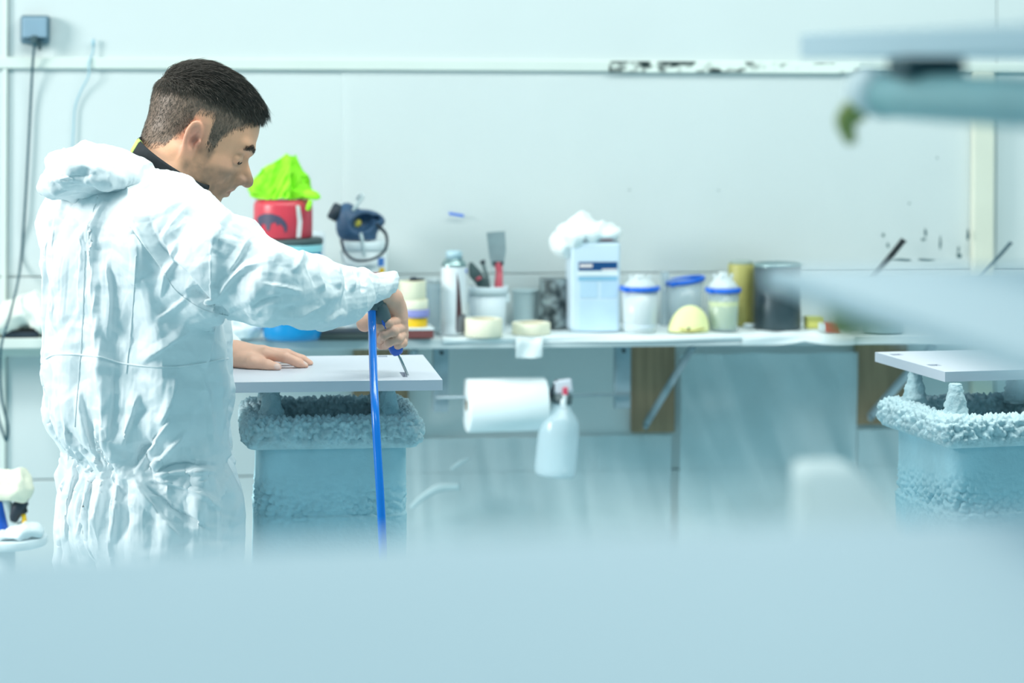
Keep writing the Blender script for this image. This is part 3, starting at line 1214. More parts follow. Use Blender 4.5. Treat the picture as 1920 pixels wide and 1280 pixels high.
v, q = nets(f_body, (-1.02, 4.0, 0.02), (-0.18, 4.90, 1.55), 0.014)
parts.append((v, q, np.tile(SK, (len(v), 1))))
V, Fc, C, n = [], [], [], 0
for v, q, c in parts:
    V.append(v)
    Fc.append(q + n)
    C.append(c)
    n += len(v)
V, Fc, C = np.concatenate(V), np.concatenate(Fc), np.concatenate(C)
body = link_mesh('body', V - foot, Fc, m_skin, person)
ca = body.data.color_attributes.new('Col', 'FLOAT_COLOR', 'POINT')
ca.data.foreach_set('color', np.concatenate([C, np.ones((len(C), 1))], 1).ravel())

# ---- hair: short sides, longer top combed forward
rng = np.random.default_rng(5)
N_h = vnormals(hv, hq)
ctr = hv[hq].mean(1)
nrm = N_h[hq].mean(1)
arear = np.linalg.norm(np.cross(hv[hq[:, 2]] - hv[hq[:, 0]], hv[hq[:, 3]] - hv[hq[:, 1]]), axis=1)
hx, hy, hz = ctr[:, 0], np.abs(ctr[:, 1]), ctr[:, 2]
ok = (hz > hairline(hx, hy)) & (hy < 0.0835) & ~((hx > 0.075) & (hz < 0.062))
brow = (np.abs(hz - np.interp(hy, [.012, .03, .048], [.022, .028, .022])) < .005) & (hx > .064) & (hy > .009) & (hy < .052)
ok &= ~((hx < -0.03) & (hz < -0.060))
pick = rng.choice(np.nonzero(ok)[0], 24000, p=(arear[ok] / arear[ok].sum()))
pick = np.concatenate([pick, rng.choice(np.nonzero(brow)[0], 700)])
SV, SF, SC_ = [], [], []
for i, k in enumerate(pick):
    c, nn = ctr[k] + rng.normal(0, .0008, 3), nrm[k]
    top = np.clip((c[2] - 0.048 - 0.16 * c[0] - 0.25 * max(0, abs(c[1]) - .045)) / 0.045 + rng.normal(0, .08), 0, 1)
    ln = (0.0035 + 0.003 * rng.random()) * (1 - top) + top ** 1.5 * (0.022 + 0.014 * rng.random())
    if c[0] > 0.05 and top > 0.3:
        ln *= 1.25
    flow = np.array((0.30, 0.25 * np.sign(c[1]) * (1 - top), -0.75)) * (1 - top) + top * np.array((1.0, 0.10 * c[1] / .07 - .25, 0.08))
    if c[0] < -0.05:
        flow = flow * 0.4 + np.array((-0.2, 0, -0.8)) * (1 - top) + top * np.array((.3, 0, .2))
    flow = flow + rng.normal(0, .16, 3)
    flow = flow - nn * (flow @ nn) * 0.75
    flow /= np.linalg.norm(flow) + 1e-9
    if i >= 24000:
        top, ln, flow = 0.0, 0.007, np.array((-.3, np.sign(c[1]), .25))
    lift = 0.55 if top > .3 else 0.35
    d0 = nn * lift + flow
    d0 /= np.linalg.norm(d0)
    drop = np.array((0, 0, -1.0)) * (0.35 if c[0] > 0.05 else 0.12) * top
    p0 = c - nn * 0.001
    p1 = p0 + d0 * ln * .5
    p2 = p1 + (d0 * .8 + flow * .5 + drop - nn * 0.3) * ln * .5
    w_ = 0.00028 + 0.00035 * top
    side = np.cross(d0, nn)
    side /= np.linalg.norm(side) + 1e-9
    b0 = len(SV)
    SV += [p0 - side * w_, p0 + side * w_, p0 + nn * w_, p1 - side * w_ * .9, p1 + side * w_ * .9, p1 + nn * w_ * .9, p2]
    cc_ = np.array(lin((98, 90, 80))[:3]) * (1 - top) ** .7 + np.array(lin((62, 54, 46))[:3]) * (1 - (1 - top) ** .7)
    if i >= 24000:
        cc_ = np.array(lin((64, 54, 46))[:3])
    SC_ += [cc_ * (0.8 + 0.4 * rng.random())] * 7
    SF += [(b0, b0 + 1, b0 + 4, b0 + 3), (b0 + 1, b0 + 2, b0 + 5, b0 + 4), (b0 + 2, b0, b0 + 3, b0 + 5),
           (b0 + 3, b0 + 4, b0 + 6), (b0 + 4, b0 + 5, b0 + 6), (b0 + 5, b0 + 3, b0 + 6)]
hair = link_mesh('hair', to_world(np.array(SV)) - foot, SF, m_hair, person)
_ha = hair.data.color_attributes.new('Col', 'FLOAT_COLOR', 'POINT')
_ha.data.foreach_set('color', np.concatenate([np.array(SC_), np.ones((len(SC_), 1))], 1).ravel())
hbvh = BVHTree.FromPolygons(hv.tolist(), hq.tolist())
for s_ in (-1, 1):
    lp = []
    for yy_, zz_ in zip(np.linspace(.019, .047, 12), -.004 - .0045 * np.sin(np.linspace(.1, 2.9, 12))):
        hit = hbvh.ray_cast(Vector((.2, yy_ * s_, zz_)), Vector((-1, 0, 0)))[0]
        if hit is not None:
            lp.append(np.array(hit) + (.0006, 0.0004 * s_, 0))
    v, f = tube(np.array(lp), [.0009, .0017, .0020, .0018, .0010], 6)
    link_mesh('eyelash', to_world(v) - foot, f, mat('lash_dark', (46, 38, 34), .6), hair)
hair['label'] = 'short dark brown hair, clipped at the sides'

# ---- coverall
keys = [(330, 215, 315), (352, 150, 352), (375, 118, 388), (410, 98, 408), (470, 82, 416), (560, 84, 424), (640, 82, 432), (720, 80, 434), (780, 84, 431),
        (812, 94, 429), (840, 112, 427), (866, 138, 425), (886, 150, 424), (905, 143, 425), (950, 132, 427), (1000, 122, 429), (1060, 116, 431), (1120, 118, 430)]
kz = np.array([P(0 * k[0] + 960, k[0], YT).z for k in keys])[::-1]
kc = np.array([P((k[1] + k[2]) / 2, k[0], YT).x for k in keys])[::-1]
kw = np.array([(k[2] - k[1]) / 2 / F * YT for k in keys])[::-1]
RAT = 0.72
fac = math.sqrt((math.sin(TH)) ** 2 + (RAT * math.cos(TH)) ** 2)


def f_suit(p):
    z = p[:, 2]
    cx = np.interp(z, kz, kc)
    a = np.interp(z, kz, kw) / fac
    b = a * RAT
    q = p - np.stack([cx, np.full(len(p), YT), 0 * z], 1)
    s, f = q @ SA, q @ FA
    e = (np.sqrt((s / a) ** 2 + (f / b) ** 2) - 1) * b
    e = smax(e, z - kz[-1] + 0.01, 0.03)
    e = smax(e, kz[0] + 0.10 - z, 0.05)
    d = e
    # shoulders and sleeves
    d = smin(d, sd_cap(p, shR + (0, 0, -.01), shL, 0.075), 0.06)
    ar = [A(330, 452, 4.235), A(420, 495, 4.165), A(505, 523, 4.135), A(570, 545, 4.19), A(632, 553, 4.28), A(674, 545, 4.35)]
    rr = [0.076, 0.078, 0.062, 0.050, 0.044, 0.033]
    e = None
    for i in range(5):
        c = sd_cap(p, ar[i], ar[i + 1], rr[i], rr[i + 1])
        e = c if e is None else smin(e, c, 0.03)
    e = smin(e, sd_cap(p, A(690, 538, 4.37), A(722, 530, 4.43), 0.034, 0.0285), 0.010)
    d = smin(d, e, 0.06)
    e = smin(sd_cap(p, shL, elL, 0.078, 0.065), sd_cap(p, elL, wrL, 0.062, 0.045), 0.03)
    d = smin(d, e, 0.03)
    for s_ in (-1, 1):
        h_ = hipc + SA * 0.085 * s_
        a_ = h_ * (1, 1, 0) + SA * 0.03 * s_ + (0, 0, 0.10)
        d = smin(d, sd_cap(p, h_, a_, 0.125, 0.085), 0.03)
    d = smax(d, -sd_cap(p, A(298, 385, 4.42), A(345, 250, 4.44), 0.080, 0.092), 0.008)
    # open cuffs
    d = smax(d, -sd_cap(p, A(722, 541, 4.435), A(760, 545, 4.49), 0.024, 0.028), 0.004)
    cuff_cut = (p - A(726, 545, 4.44)) @ (np.array((0.80, 0.50, -0.30)) / np.linalg.norm((0.80, 0.50, -0.30)))
    near = np.linalg.norm(p - A(726, 545, 4.44), axis=1) < 0.09
    d = np.where(near, smax(d, cuff_cut - 0.006, 0.004), d)
    return d


sv, sq = nets(f_suit, (-1.04, 3.98, 0.04), (-0.18, 4.93, 1.56), 0.0095)
sv = smooth(sv, sq, 2, 0.5)
zw = P(960, 886, YT).z
tw = np.exp(-((sv[:, 2] - zw) / 0.06) ** 2)
armw = np.clip((sv[:, 0] + 0.50) / 0.1, 0, 1)
grow = 1.075 + 0.05 * fbm(sv * 5, 31)
# gathers at the elastic waist: creases that run down and up from it
ang = np.arctan2(sv[:, 1] - YT, sv[:, 0] - np.interp(sv[:, 2], kz, kc))
Nn = vnormals(sv, sq)
low = np.clip((zw + .015 - sv[:, 2]) / 0.04, 0, 1) * np.clip(1 - (zw - sv[:, 2]) / 0.30, 0.15, 1)
g1 = 1 - np.abs(vnoise(np.stack([ang * 5.2, sv[:, 2] * 2.0, 0 * ang], 1), 77)) * 2
upm = np.clip((sv[:, 2] - zw + .01) / 0.02, 0, 1) * np.exp(-((sv[:, 2] - zw) / 0.075) ** 2)
g2 = 1 - np.abs(vnoise(np.stack([ang * 6.5, sv[:, 2] * 3.0, 0 * ang + 3], 1), 78)) * 2
torso = (sv[:, 0] < -0.50)
sv = sv + Nn * ((0.012 * low * g1 + 0.011 * upm * g2) * torso)[:, None]
# long soft folds: down the back, across the sleeve
fold = 1 - 2 * np.abs(vnoise(np.stack([ang * 2.2 + sv[:, 2] * 1.2, sv[:, 2] * 1.7, 0 * ang], 1), 12))
sv = sv + Nn * (0.012 * fold * torso * np.clip((sv[:, 2] - zw) / .06, 0, 1))[:, None]
along = (sv - A(330, 452, 4.235)) @ (np.array((0.9, 0.25, -0.35)))
fold2 = 1 - 2 * np.abs(vnoise(np.stack([along * 13, sv[:, 2] * 6, sv[:, 1] * 5], 1), 15))
sv = sv + Nn * (0.010 * fold2 * armw)[:, None]
sv = buckle(sv, sq, 1.0 + 0.6 * (grow - 1), 50, bend=0.08, hold=0.03, seed=4, amp=0.004, freq=9, lim=0.014)


def subdivide(V, Q):
    E = edges_of(Q)
    key = {}
    nV = len(V)
    code = E[:, 0].astype(np.int64) * nV + E[:, 1]
    mid = (V[E[:, 0]] + V[E[:, 1]]) / 2
    fc = V[Q].mean(1)

    def eid(a, b):
        lo_, hi_ = np.minimum(a, b), np.maximum(a, b)
        return nV + np.searchsorted(code, lo_.astype(np.int64) * nV + hi_)
    e = [eid(Q[:, k], Q[:, (k + 1) % 4]) for k in range(4)]
    f0 = nV + len(E) + np.arange(len(Q))
    out = np.concatenate([np.stack([Q[:, k], e[k], f0, e[(k + 3) % 4]], 1) for k in range(4)])
    return np.concatenate([V, mid, fc]), out


def crumple(V, freq, seed, nd=9, aniso=(1, 1, 1)):
    r_ = np.random.default_rng(seed)
    h = np.zeros(len(V))
    Pn = V * np.array(aniso)
    for k in range(nd):
        dv = r_.normal(size=3)
        dv /= np.linalg.norm(dv)
        w_ = 0.55 * vnoise(V * freq * 0.6, seed + 3 * k)
        t = (Pn @ dv) * freq * (0.5 + 0.8 * r_.random()) + w_ + r_.random() * 7
        t = t - np.floor(t)
        tri = np.where(t < 0.22, t / 0.22, (1 - t) / 0.78)
        mk = np.clip(1.6 * vnoise(V * freq * 0.45 + 5.1 * k, seed + 60 + k) + 0.15, 0, 1)
        h += (tri - 0.5) * mk
    return h / 2


sv2, sq2 = subdivide(sv, sq)
_n2 = vnormals(sv2, sq2)
sv2 = sv2 + _n2 * (0.018 * crumple(sv2, 6.0, 101, aniso=(1.2, 1.2, .55)) + 0.008 * crumple(sv2, 11.0, 131))[:, None]
sv2 = buckle(sv2, sq2, 1.035 + 0.04 * np.clip(fbm(sv2 * 7, 51), -.6, 1), 14, bend=0.0, hold=0.01, seed=9, amp=0.0010, freq=45, lim=0.004)
sv2, sq2 = subdivide(sv2, sq2)
sv2 = smooth(sv2, sq2, 1, 0.5)
# the folds that show on the back, sleeve and seat: tent-shaped ridges (or valleys) along lines over the cloth
FOLDS = [(-.014, 18, [(277, 405), (308, 474), (349, 519), (399, 576), (430, 592)]), (.012, 20, [(360, 378), (330, 410), (304, 448)]),
         (.009, 14, [(234, 398), (259, 461), (256, 547)]), (.008, 14, [(162, 420), (155, 500), (151, 590)]), (.007, 10, [(292, 600), (331, 571), (352, 556)]),
         (.009, 16, [(200, 376), (172, 420), (152, 462)]), (.008, 14, [(399, 600), (392, 650), (384, 690)]), (.008, 14, [(262, 684), (310, 650), (356, 620)]),
         (.010, 14, [(262, 735), (244, 790), (224, 842)]), (.010, 12, [(320, 786), (284, 838), (250, 884)]), (-.008, 12, [(300, 806), (270, 850), (252, 880)]),
         (.009, 12, [(350, 806), (310, 850), (272, 888)]), (.009, 11, [(408, 886), (340, 886), (285, 892)]), (-.009, 10, [(410, 872), (340, 868), (290, 884)]),
         (.009, 12, [(250, 894), (279, 940), (341, 1012)]), (.009, 12, [(279, 898), (350, 915), (419, 958)]), (-.008, 10, [(270, 905), (320, 945), (400, 1000)]),
         (.009, 10, [(194, 896), (182, 950), (168, 1010)]), (.009, 10, [(143, 876), (128, 940), (123, 1016)]), (-.008, 9, [(160, 884), (148, 940), (142, 1000)]),
         (.008, 9, [(172, 884), (162, 940), (140, 1014)]), (.008, 10, [(222, 892), (212, 968), (206, 1020)]), (-.008, 9, [(236, 896), (238, 950), (236, 1010)]),
         (.008, 10, [(178, 790), (188, 840), (200, 880)]), (.009, 12, [(150, 730), (158, 800), (182, 868)]), (-.009, 14, [(110, 790), (150, 842), (200, 872)]),
         (.012, 18, [(436, 398), (416, 425), (394, 456)]), (.010, 14, [(568, 462), (560, 485), (550, 510)]), (.011, 13, [(587, 488), (596, 515), (608, 545)]),
         (-.009, 11, [(575, 478), (585, 510), (592, 540)]), (.009, 10, [(624, 498), (632, 520), (638, 540)]), (-.008, 8, [(640, 500), (648, 525), (652, 545)]),
         (.010, 11, [(653, 503), (659, 522), (663, 545)]), (-.008, 8, [(672, 508), (678, 530), (680, 548)]), (.009, 12, [(492, 490), (440, 520), (404, 562)]),
         (.007, 10, [(570, 546), (530, 536), (489, 531)]), (.007, 10, [(598, 606), (622, 594), (646, 580)]), (-.012, 14, [(345, 545), (385, 575), (428, 590)]),
         (.008, 14, [(470, 440), (450, 480), (420, 520)]), (.007, 10, [(520, 596), (570, 586), (610, 570)]), (-.007, 10, [(470, 580), (500, 560), (530, 555)]),
         (.010, 18, [(110, 470), (104, 540), (100, 620)]), (.008, 12, [(330, 700), (318, 760), (300, 800)]), (.008, 12, [(380, 700), (390, 770), (398, 850)]),
         (.008, 14, [(200, 480), (206, 560), (200, 640)]), (-.007, 12, [(215, 690), (214, 760), (205, 830)]), (.008, 12, [(330, 450), (318, 500), (300, 560)])]
_nv = vnormals(sv2, sq2)
_vd = sv2 - np.array((0, 0, ZC))
_du, _dz = sv2[:, 0] / sv2[:, 1] * F, (ZC - sv2[:, 2]) / sv2[:, 1] * F
_pu, _pv = HU + _cr * _du - _sr * _dz, HV + _sr * _du + _cr * _dz
_face = np.clip(-(_nv * _vd).sum(1) / np.linalg.norm(_vd, axis=1) * 2.5, 0, 1)
_uv_all = np.stack([_pu, _pv], 1)
_vis = np.nonzero((_face > 0) & (_pv < 1090))[0]
disp = np.zeros(len(sv2))
for _k, (h_, w_, pts) in enumerate(FOLDS):
    pl = spline([(a, b, 0) for a, b in pts], 6)[:, :2]
    mg = w_ * 1.3
    lo_, hi_ = pl.min(0) - mg, pl.max(0) + mg
    sel = _vis[((_uv_all[_vis] > lo_) & (_uv_all[_vis] < hi_)).all(1)]
    if not len(sel):
        continue
    _uv = _uv_all[sel]
    best, tt, sg = np.full(len(sel), 1e9), np.zeros(len(sel)), np.zeros(len(sel))
    for i in range(len(pl) - 1):
        a, b = pl[i], pl[i + 1]
        ab = b - a
        t = np.clip(((_uv - a) @ ab) / (ab @ ab), 0, 1)
        rel = _uv - a - t[:, None] * ab
        dd = np.linalg.norm(rel, axis=1)
        m_ = dd < best
        sg = np.where(m_, np.sign(rel[:, 0] * ab[1] - rel[:, 1] * ab[0]), sg)
        best = np.where(m_, dd, best)
        tt = np.where(m_, (i + t) / (len(pl) - 1), tt)
    fade = np.clip(np.minimum(tt, 1 - tt) * 4, 0, 1)
    wv = np.where(sg * (1 if _k % 2 else -1) > 0, w_ * 1.25, w_ * 0.45)
    disp[sel] += h_ * np.clip(1 - best / wv, 0, 1) * fade
disp[_vis] += 0.0050 * crumple(sv2[_vis], 16.0, 301, 10) + 0.0016 * crumple(sv2[_vis], 34.0, 331, 8)
sv2 = sv2 + _nv * (disp * np.clip(_face + .25, 0, 1))[:, None]
suit = link_mesh('coverall', sv2 - foot, sq2, m_suit, person)
suit['label'] = 'white crinkled disposable coverall'

# hood lying on the back
hd = [((138, 332, 4.27), (0.055, 0.10, 0.030)), ((188, 330, 4.30), (0.075, 0.12, 0.034)), ((256, 345, 4.36), (0.085, 0.12, 0.028)),
      ((318, 374, 4.36), (0.052, 0.10, 0.022)), ((120, 346, 4.28), (0.036, 0.07, 0.013)), ((160, 308, 4.33), (0.06, 0.08, 0.020))]


def f_hood(p):
    d = None
    for c, r in hd:
        e = sd_ell(p, A(*c), r)
        d = e if d is None else smin(d, e, 0.03)
    d = smax(d, -sd_cap(p, A(298, 385, 4.42), A(345, 250, 4.44), 0.082, 0.096), 0.010)
    return d


v, q = nets(f_hood, (-1.02, 4.10, 1.38), (-0.56, 4.58, 1.57), 0.0065)
v = smooth(v, q, 1)
Nn = vnormals(v, q)
v = v + Nn * (0.011 * (1 - 2 * np.abs(vnoise(v * (16, 10, 26), 41))))[:, None]
v = buckle(v, q, 1.08, 40, bend=0.04, hold=0.012, seed=14, amp=0.006, freq=22, lim=0.016)
v, q = subdivide(v, q)
v = v + vnormals(v, q) * (0.014 * crumple(v, 13, 201) + 0.006 * crumple(v, 30, 231))[:, None]
hood = link_mesh('hood', v - foot, q, m_suit, suit)
# seams laid on the cloth
bvh = BVHTree.FromPolygons(sv2.tolist(), sq2.tolist())


def on_suit(u, v_):
    a, b = ray(u, v_)
    dr = Vector((a, 1, b)).normalized()
    hit = bvh.ray_cast(Vector((0, 0, ZC)), dr)
    return None if hit[0] is None else np.array(hit[0] - dr * 0.0012)


def seam(pts, r=0.0007):
    out = []
    for p_ in spline([(u, v_, 0) for u, v_ in pts], 14):
        h = on_suit(p_[0], p_[1])
        if h is not None:
            out.append(h)
    if len(out) > 3:
        v_, f_ = tube(np.array(out), r, 6)
        link_mesh('seam', v_ - foot, f_, m_suit, suit)


seam([(158, 470), (156, 560), (152, 640), (146, 720), (140, 800)])
seam([(255, 480), (250, 560), (243, 640), (236, 700)])
seam([(86, 672), (110, 664), (180, 668), (236, 682), (330, 688), (428, 672)], 0.0016)
seam([(232, 405), (262, 450), (300, 500), (330, 545), (380, 580), (428, 592)])

# shoes
for s_ in (-1, 1):
    a_ = hipc * (1, 1, 0) + SA * 0.115 * s_
    def f_shoe(p, a_=a_):
        d = sd_cap(p, a_ - FA * 0.05 + (0, 0, 0.05), a_ + FA * 0.15 + (0, 0, 0.04), 0.046, 0.040)
        d = smin(d, sd_cap(p, a_ - FA * 0.02 + (0, 0, 0.06), a_ - FA * 0.02 + (0, 0, 0.13), 0.046, 0.048), 0.03)
        return smax(d, 0.002 - p[:, 2], 0.004)
    v, q = nets(f_shoe, a_ - (0.22, 0.22, 0.02), a_ + (0.24, 0.24, 0.20), 0.009)
    link_mesh('shoe', v - foot, q, mat('shoe_leather', (54, 58, 62), 0.6), person)

# jacket collar: black band with a lime stripe
c0 = A(320, 316, 4.435)
e1 = np.array(P(385, 359, 4.43)) - np.array(P(262, 276, 4.43))
e1 = e1 / np.linalg.norm(e1)
e2 = np.array((0.10, 1, 0.0))
e2 = e2 - e1 * (e2 @ e1)
e2 /= np.linalg.norm(e2)
ax_ = np.cross(e1, e2)
if ax_[2] < 0:
    ax_ = -ax_


def collar(a0, a1, na, m, name, par, off=0.0):
    V, nr = [], 7
    prof = [(0.0, -0.030), (0.003, -0.005), (0.004, 0.012), (0.002, 0.017), (-0.004, 0.015), (-0.005, 0.0), (-0.004, -0.030)]
    for i in range(na + 1):
        a = a0 + (a1 - a0) * i / na
        rad = e1 * math.cos(a) * (0.077 + off) + e2 * math.sin(a) * (0.072 + off)
        rn = rad / np.linalg.norm(rad)
        for r_, h_ in prof:
            V.append(c0 + rad + rn * (r_ + (off if r_ > 0 else -off)) + ax_ * (h_ + (off * .5 if h_ > .01 else 0)))
    closed = abs(a1 - a0) > 6.28
    Fc = [(i * nr + k, (i + 1) * nr + k, (i + 1) * nr + (k + 1) % nr, i * nr + (k + 1) % nr) for i in range(na) for k in range(nr)]
    if not closed:
        Fc += [tuple(range(nr)), tuple(range(na * nr, na * nr + nr))[::-1]]
    return link_mesh(name, np.array(V) - foot, Fc, m, par)


coll = collar(0, 2 * math.pi + 1e-3, 60, mat('black_knit', (34, 38, 42), 0.85, var=0.2, vscale=60), 'jacket_collar', person)
coll['label'] = 'black jacket collar with a lime stripe'
collar(math.pi + 0.30, math.pi + 0.48, 6, mat('lime_trim', (206, 240, 120), 0.6), 'stripe', coll, 0.0009)

# ------------------------------------------------------------------ blow gun and hose
gtip = np.array(onz(766, 703, ZB)) + (0, 0, -0.004)
gb = A(704, 566, 4.415)
gun = thing('air_blow_gun', 'blue and grey air blow gun with steel nozzle and blue hose in the hand', 'air gun', tuple(gb))
m_grey = mat('dark_grey_plastic', (84, 100, 104), 0.45, var=0.1)
m_blue = mat('blue_plastic', (20, 88, 190), 0.35, var=0.06)
m_hose = mat('blue_hose', (12, 122, 222), 0.22, var=0.04, coat=0.4)
gd = gtip - gb
gl = np.linalg.norm(gd)
gd /= gl


def gpart(name, prof, m, par=gun, n=20):
    v, f = lathe(prof, n)
    T = Vector(gd).to_track_quat('Z', 'Y').to_matrix()
    return link_mesh(name, put(v, T), f, m, par)


gpart('swivel_body', [(0.008, -0.010), (0.0145, -0.006), (0.016, 0.002), (0.0145, 0.004), (0.0145, 0.007), (0.0165, 0.009), (0.0170, 0.022), (0.0162, 0.036), (0.014, 0.042), (0.010, 0.043)], m_grey)
gpart('handle', [(0.011, 0.041), (0.0125, 0.044), (0.0115, 0.055), (0.0105, 0.075), (0.0115, 0.086), (0.0130, 0.098), (0.0130, 0.106), (0.010, 0.113), (0.004, 0.115)], m_blue)
gpart('nozzle', [(0.0026, 0.104), (0.0026, gl - 0.004), (0.0018, gl - 0.002), (0.0008, gl)], mat('bright_steel', (176, 186, 186), 0.25, metal=0.9))
tr = rbox('trigger', (0.010, 0.008, 0.020), m_blue, gun, tuple(gd * 0.050 + np.array((-0.003, -0.014, 0.004))), 0.002, rot=Vector(gd).to_track_quat('Z', 'Y').to_matrix())
v, f = tube(spline([A(712, 566, 4.405), A(705, 561, 4.405), A(698, 566, 4.405), A(697, 582, 4.402)]), [0.012, 0.0125, 0.0120, 0.0105], 16)
link_mesh('elbow_fitting', v - gb, f, m_grey, gun)
hp = [A(697, 579, 4.402), A(698, 620, 4.39), A(699.5, 680, 4.32), A(703, 760, 4.25), A(708, 850, 4.22), A(713, 930, 4.20), A(717, 1010, 4.19), A(722, 1150, 4.18)]
end = hp[-1]
hp += [end + (0.02, -0.01, -0.35), np.array((end[0] + 0.08, end[1] - 0.03, 0.02)), np.array((end[0] + 0.35, end[1] - 0.05, 0.0095)), np.array((end[0] + 0.9, end[1] + 0.05, 0.0095))]
v, f = tube(spline(hp, 10), 0.0074, 14)
link_mesh('hose', v - gb, f, m_hose, gun)
# ------------------------------------------------------------------ things on the shelf
ZT = ZS + 0.0035                 # top of the paper that covers the shelf


def spot(u0, u1, vb, r=None, z=ZT):
    """base centre of a thing whose front foot shows at vb between columns u0 and u1; returns place and scale"""
    u = (u0 + u1) / 2
    p = onz(u, vb, z)
    R = (u1 - u0) / 2 / F * p.y
    dep = R if r is None else r
    c = p - WN * dep
    d = (c - WO).dot(WN)
    if d < dep + 0.045:
        c = c + WN * (dep + 0.045 - d)
    R = (u1 - u0) / 2 / F * c.y
    return Vector((c.x, c.y, z)), R, F / c.y


def item(name, label, cat, loc, rz=0.0, group=None):
    return thing(name, label, cat, loc, WY + rz, group)


def turn(name, prof, m, par, n=36, loc=None, T=None):
    v, f = lathe(prof, n)
    return link_mesh(name, put(v, T, loc), f, m, par)


def ztop(c, v):
    """height above c.z of picture row v at the depth of c"""
    a, b = ray(960, v)
    return ZC + b * c.y - c.z


def cloth(name, blobs, m, par, org, h=0.007, amp=0.012, freq=18, grow=1.12, lim=0.03, seed=1, k=0.02, floorz=None, bend=0.04):
    def f(p):
        d = None
        for c, r in blobs:
            e = sd_ell(p, c, r)
            d = e if d is None else smin(d, e, k)
        return d
    allp = np.array([np.array(c) for c, r in blobs])
    mr = max(max(r) for c, r in blobs) + 0.03
    V, Q = nets(f, allp.min(0) - mr, allp.max(0) + mr, h)
    V = smooth(V, Q, 1)
    N = vnormals(V, Q)
    V = V + N * (amp * (1 - 2 * np.abs(vnoise(V * freq, seed))))[:, None]
    V = V + N * (amp * 0.9 * crumple(V, freq * .8, seed + 70))[:, None]
    V = buckle(V, Q, grow, 40, bend=bend, hold=0.012, seed=seed + 3, amp=amp * .6, freq=freq * 1.4, lim=lim)
    if floorz is not None:
        V[:, 2] = np.maximum(V[:, 2], floorz)
    return link_mesh(name, V - np.array(org), Q, m, par)


m_white = mat('white_plastic', (225, 235, 238), 0.4)
m_cream = mat('masking_tape', (236, 232, 208), 0.65, var=0.05, vscale=30)
m_cream_in = mat('tape_core', (196, 186, 158), 0.8)
m_ring = mat('blue_ring', (10, 104, 220), 0.35, var=0.03)
m_clear = mat('clear_plastic', (206, 226, 234), 0.12, alpha=0.38, var=0.03)
m_milky = mat('milky_plastic', (228, 238, 240), 0.3, alpha=0.72, var=0.03)

# blue tub, red tin, lime cloth
c, R, s = spot(495, 606, 641)
tub = item('blue_tub', 'round turquoise-blue plastic tub on the shelf under the red tin', 'tub', c)
H = ztop(c, 447)
m_tub = mat('blue_tub_plastic', (20, 132, 190), 0.25, var=0.08)
turn('tub_body', [(R * .90, 0), (R * .97, .006), (R, .018), (R * .97, .03), (R * .96, H * .25), (R * .97, H * .86)], m_tub, tub)
turn('tub_lid', [(R * .99, H * .86), (R * 1.0, H * .87), (R * 1.0, H - .012), (R * .96, H - .006), (R * .2, H - .006)], mat('pale_teal_plastic', (150, 214, 222), 0.35), tub)
turn('rim_band', [(R * .99, H - .016), (R * 1.02, H - .014), (R * 1.02, H - .004), (R * .97, H)], mat('dark_rim', (62, 82, 84), 0.5), tub)
c2 = c + Vector((0, 0, H + 0.001)) - WX * 0.024
c2z = c2.z
R2 = 55 / s
H2 = ztop(c2, 376)
can = item('red_tin', 'red tin with dark animal print and white stripe, under the lime cloth', 'tin', c2)
m_red = mat('red_tin_print', (206, 62, 78), 0.35, var=0.06)
turn('tin_body', [(R2 * .97, 0), (R2, .003), (R2, H2 - .014), (R2 * .96, H2 - .005), (R2 * .88, H2), (R2 * .1, H2 - .002)], m_red, can)


def wrap(name, outline, R_, m, par, off=0.0009, zoff=0.0):
    """a flat print bent round a cylinder; outline in (angle from the camera side, height)"""
    bm = bmesh.new()
    vs = [bm.verts.new((a, z, 0)) for a, z in outline]
    f = bm.faces.new(vs)
    bmesh.ops.triangulate(bm, faces=[f])
    bmesh.ops.subdivide_edges(bm, edges=bm.edges[:], cuts=3, use_grid_fill=True)
    for v_ in bm.verts:
        a, z = v_.co.x, v_.co.y
        v_.co = Vector(((R_ + off) * math.sin(a), -(R_ + off) * math.cos(a), z + zoff))
    me_ = bpy.data.meshes.new(name)
    bm.to_mesh(me_)
    bm.free()
    me_.materials.append(m)
    o = bpy.data.objects.new(name, me_)
    COL.objects.link(o)
    o.parent = par
    return o


animal = [(-1.10, .52), (-.95, .60), (-.7, .66), (-.4, .66), (-.15, .60), (.02, .48), (.10, .36), (.10, .22), (.02, .16), (-.02, .30), (-.14, .40), (-.22, .34),
          (-.30, .44), (-.46, .40), (-.50, .22), (-.62, .22), (-.66, .36), (-.80, .40), (-.90, .26), (-1.02, .30), (-1.05, .42)]
wrap('animal_print', [(a, z * H2) for a, z in animal], R2, mat('dark_print', (74, 70, 92), 0.4), can)
wrap('white_stripe', [(.42, .03 * H2), (.60, .03 * H2), (.66, .45 * H2), (.55, .88 * H2), (.40, .88 * H2), (.46, .45 * H2)], R2, mat('white_print', (236, 226, 224), 0.4), can)
zt_ = c2.z + H2
yy = c2.y
g = lambda u, v, dy=0.0: A(u, v, yy + dy)
lime = thing('lime_cloth', 'crumpled lime green cloth heaped on the red tin', 'cloth', (c2.x, c2.y, zt_), 0)
nth, nt_ = 220, 46
base_c = g(534, 374)
V_ = []
ph = vnoise(np.stack([np.linspace(0, 9, nth, endpoint=False), np.zeros(nth), np.zeros(nth)], 1), 5)
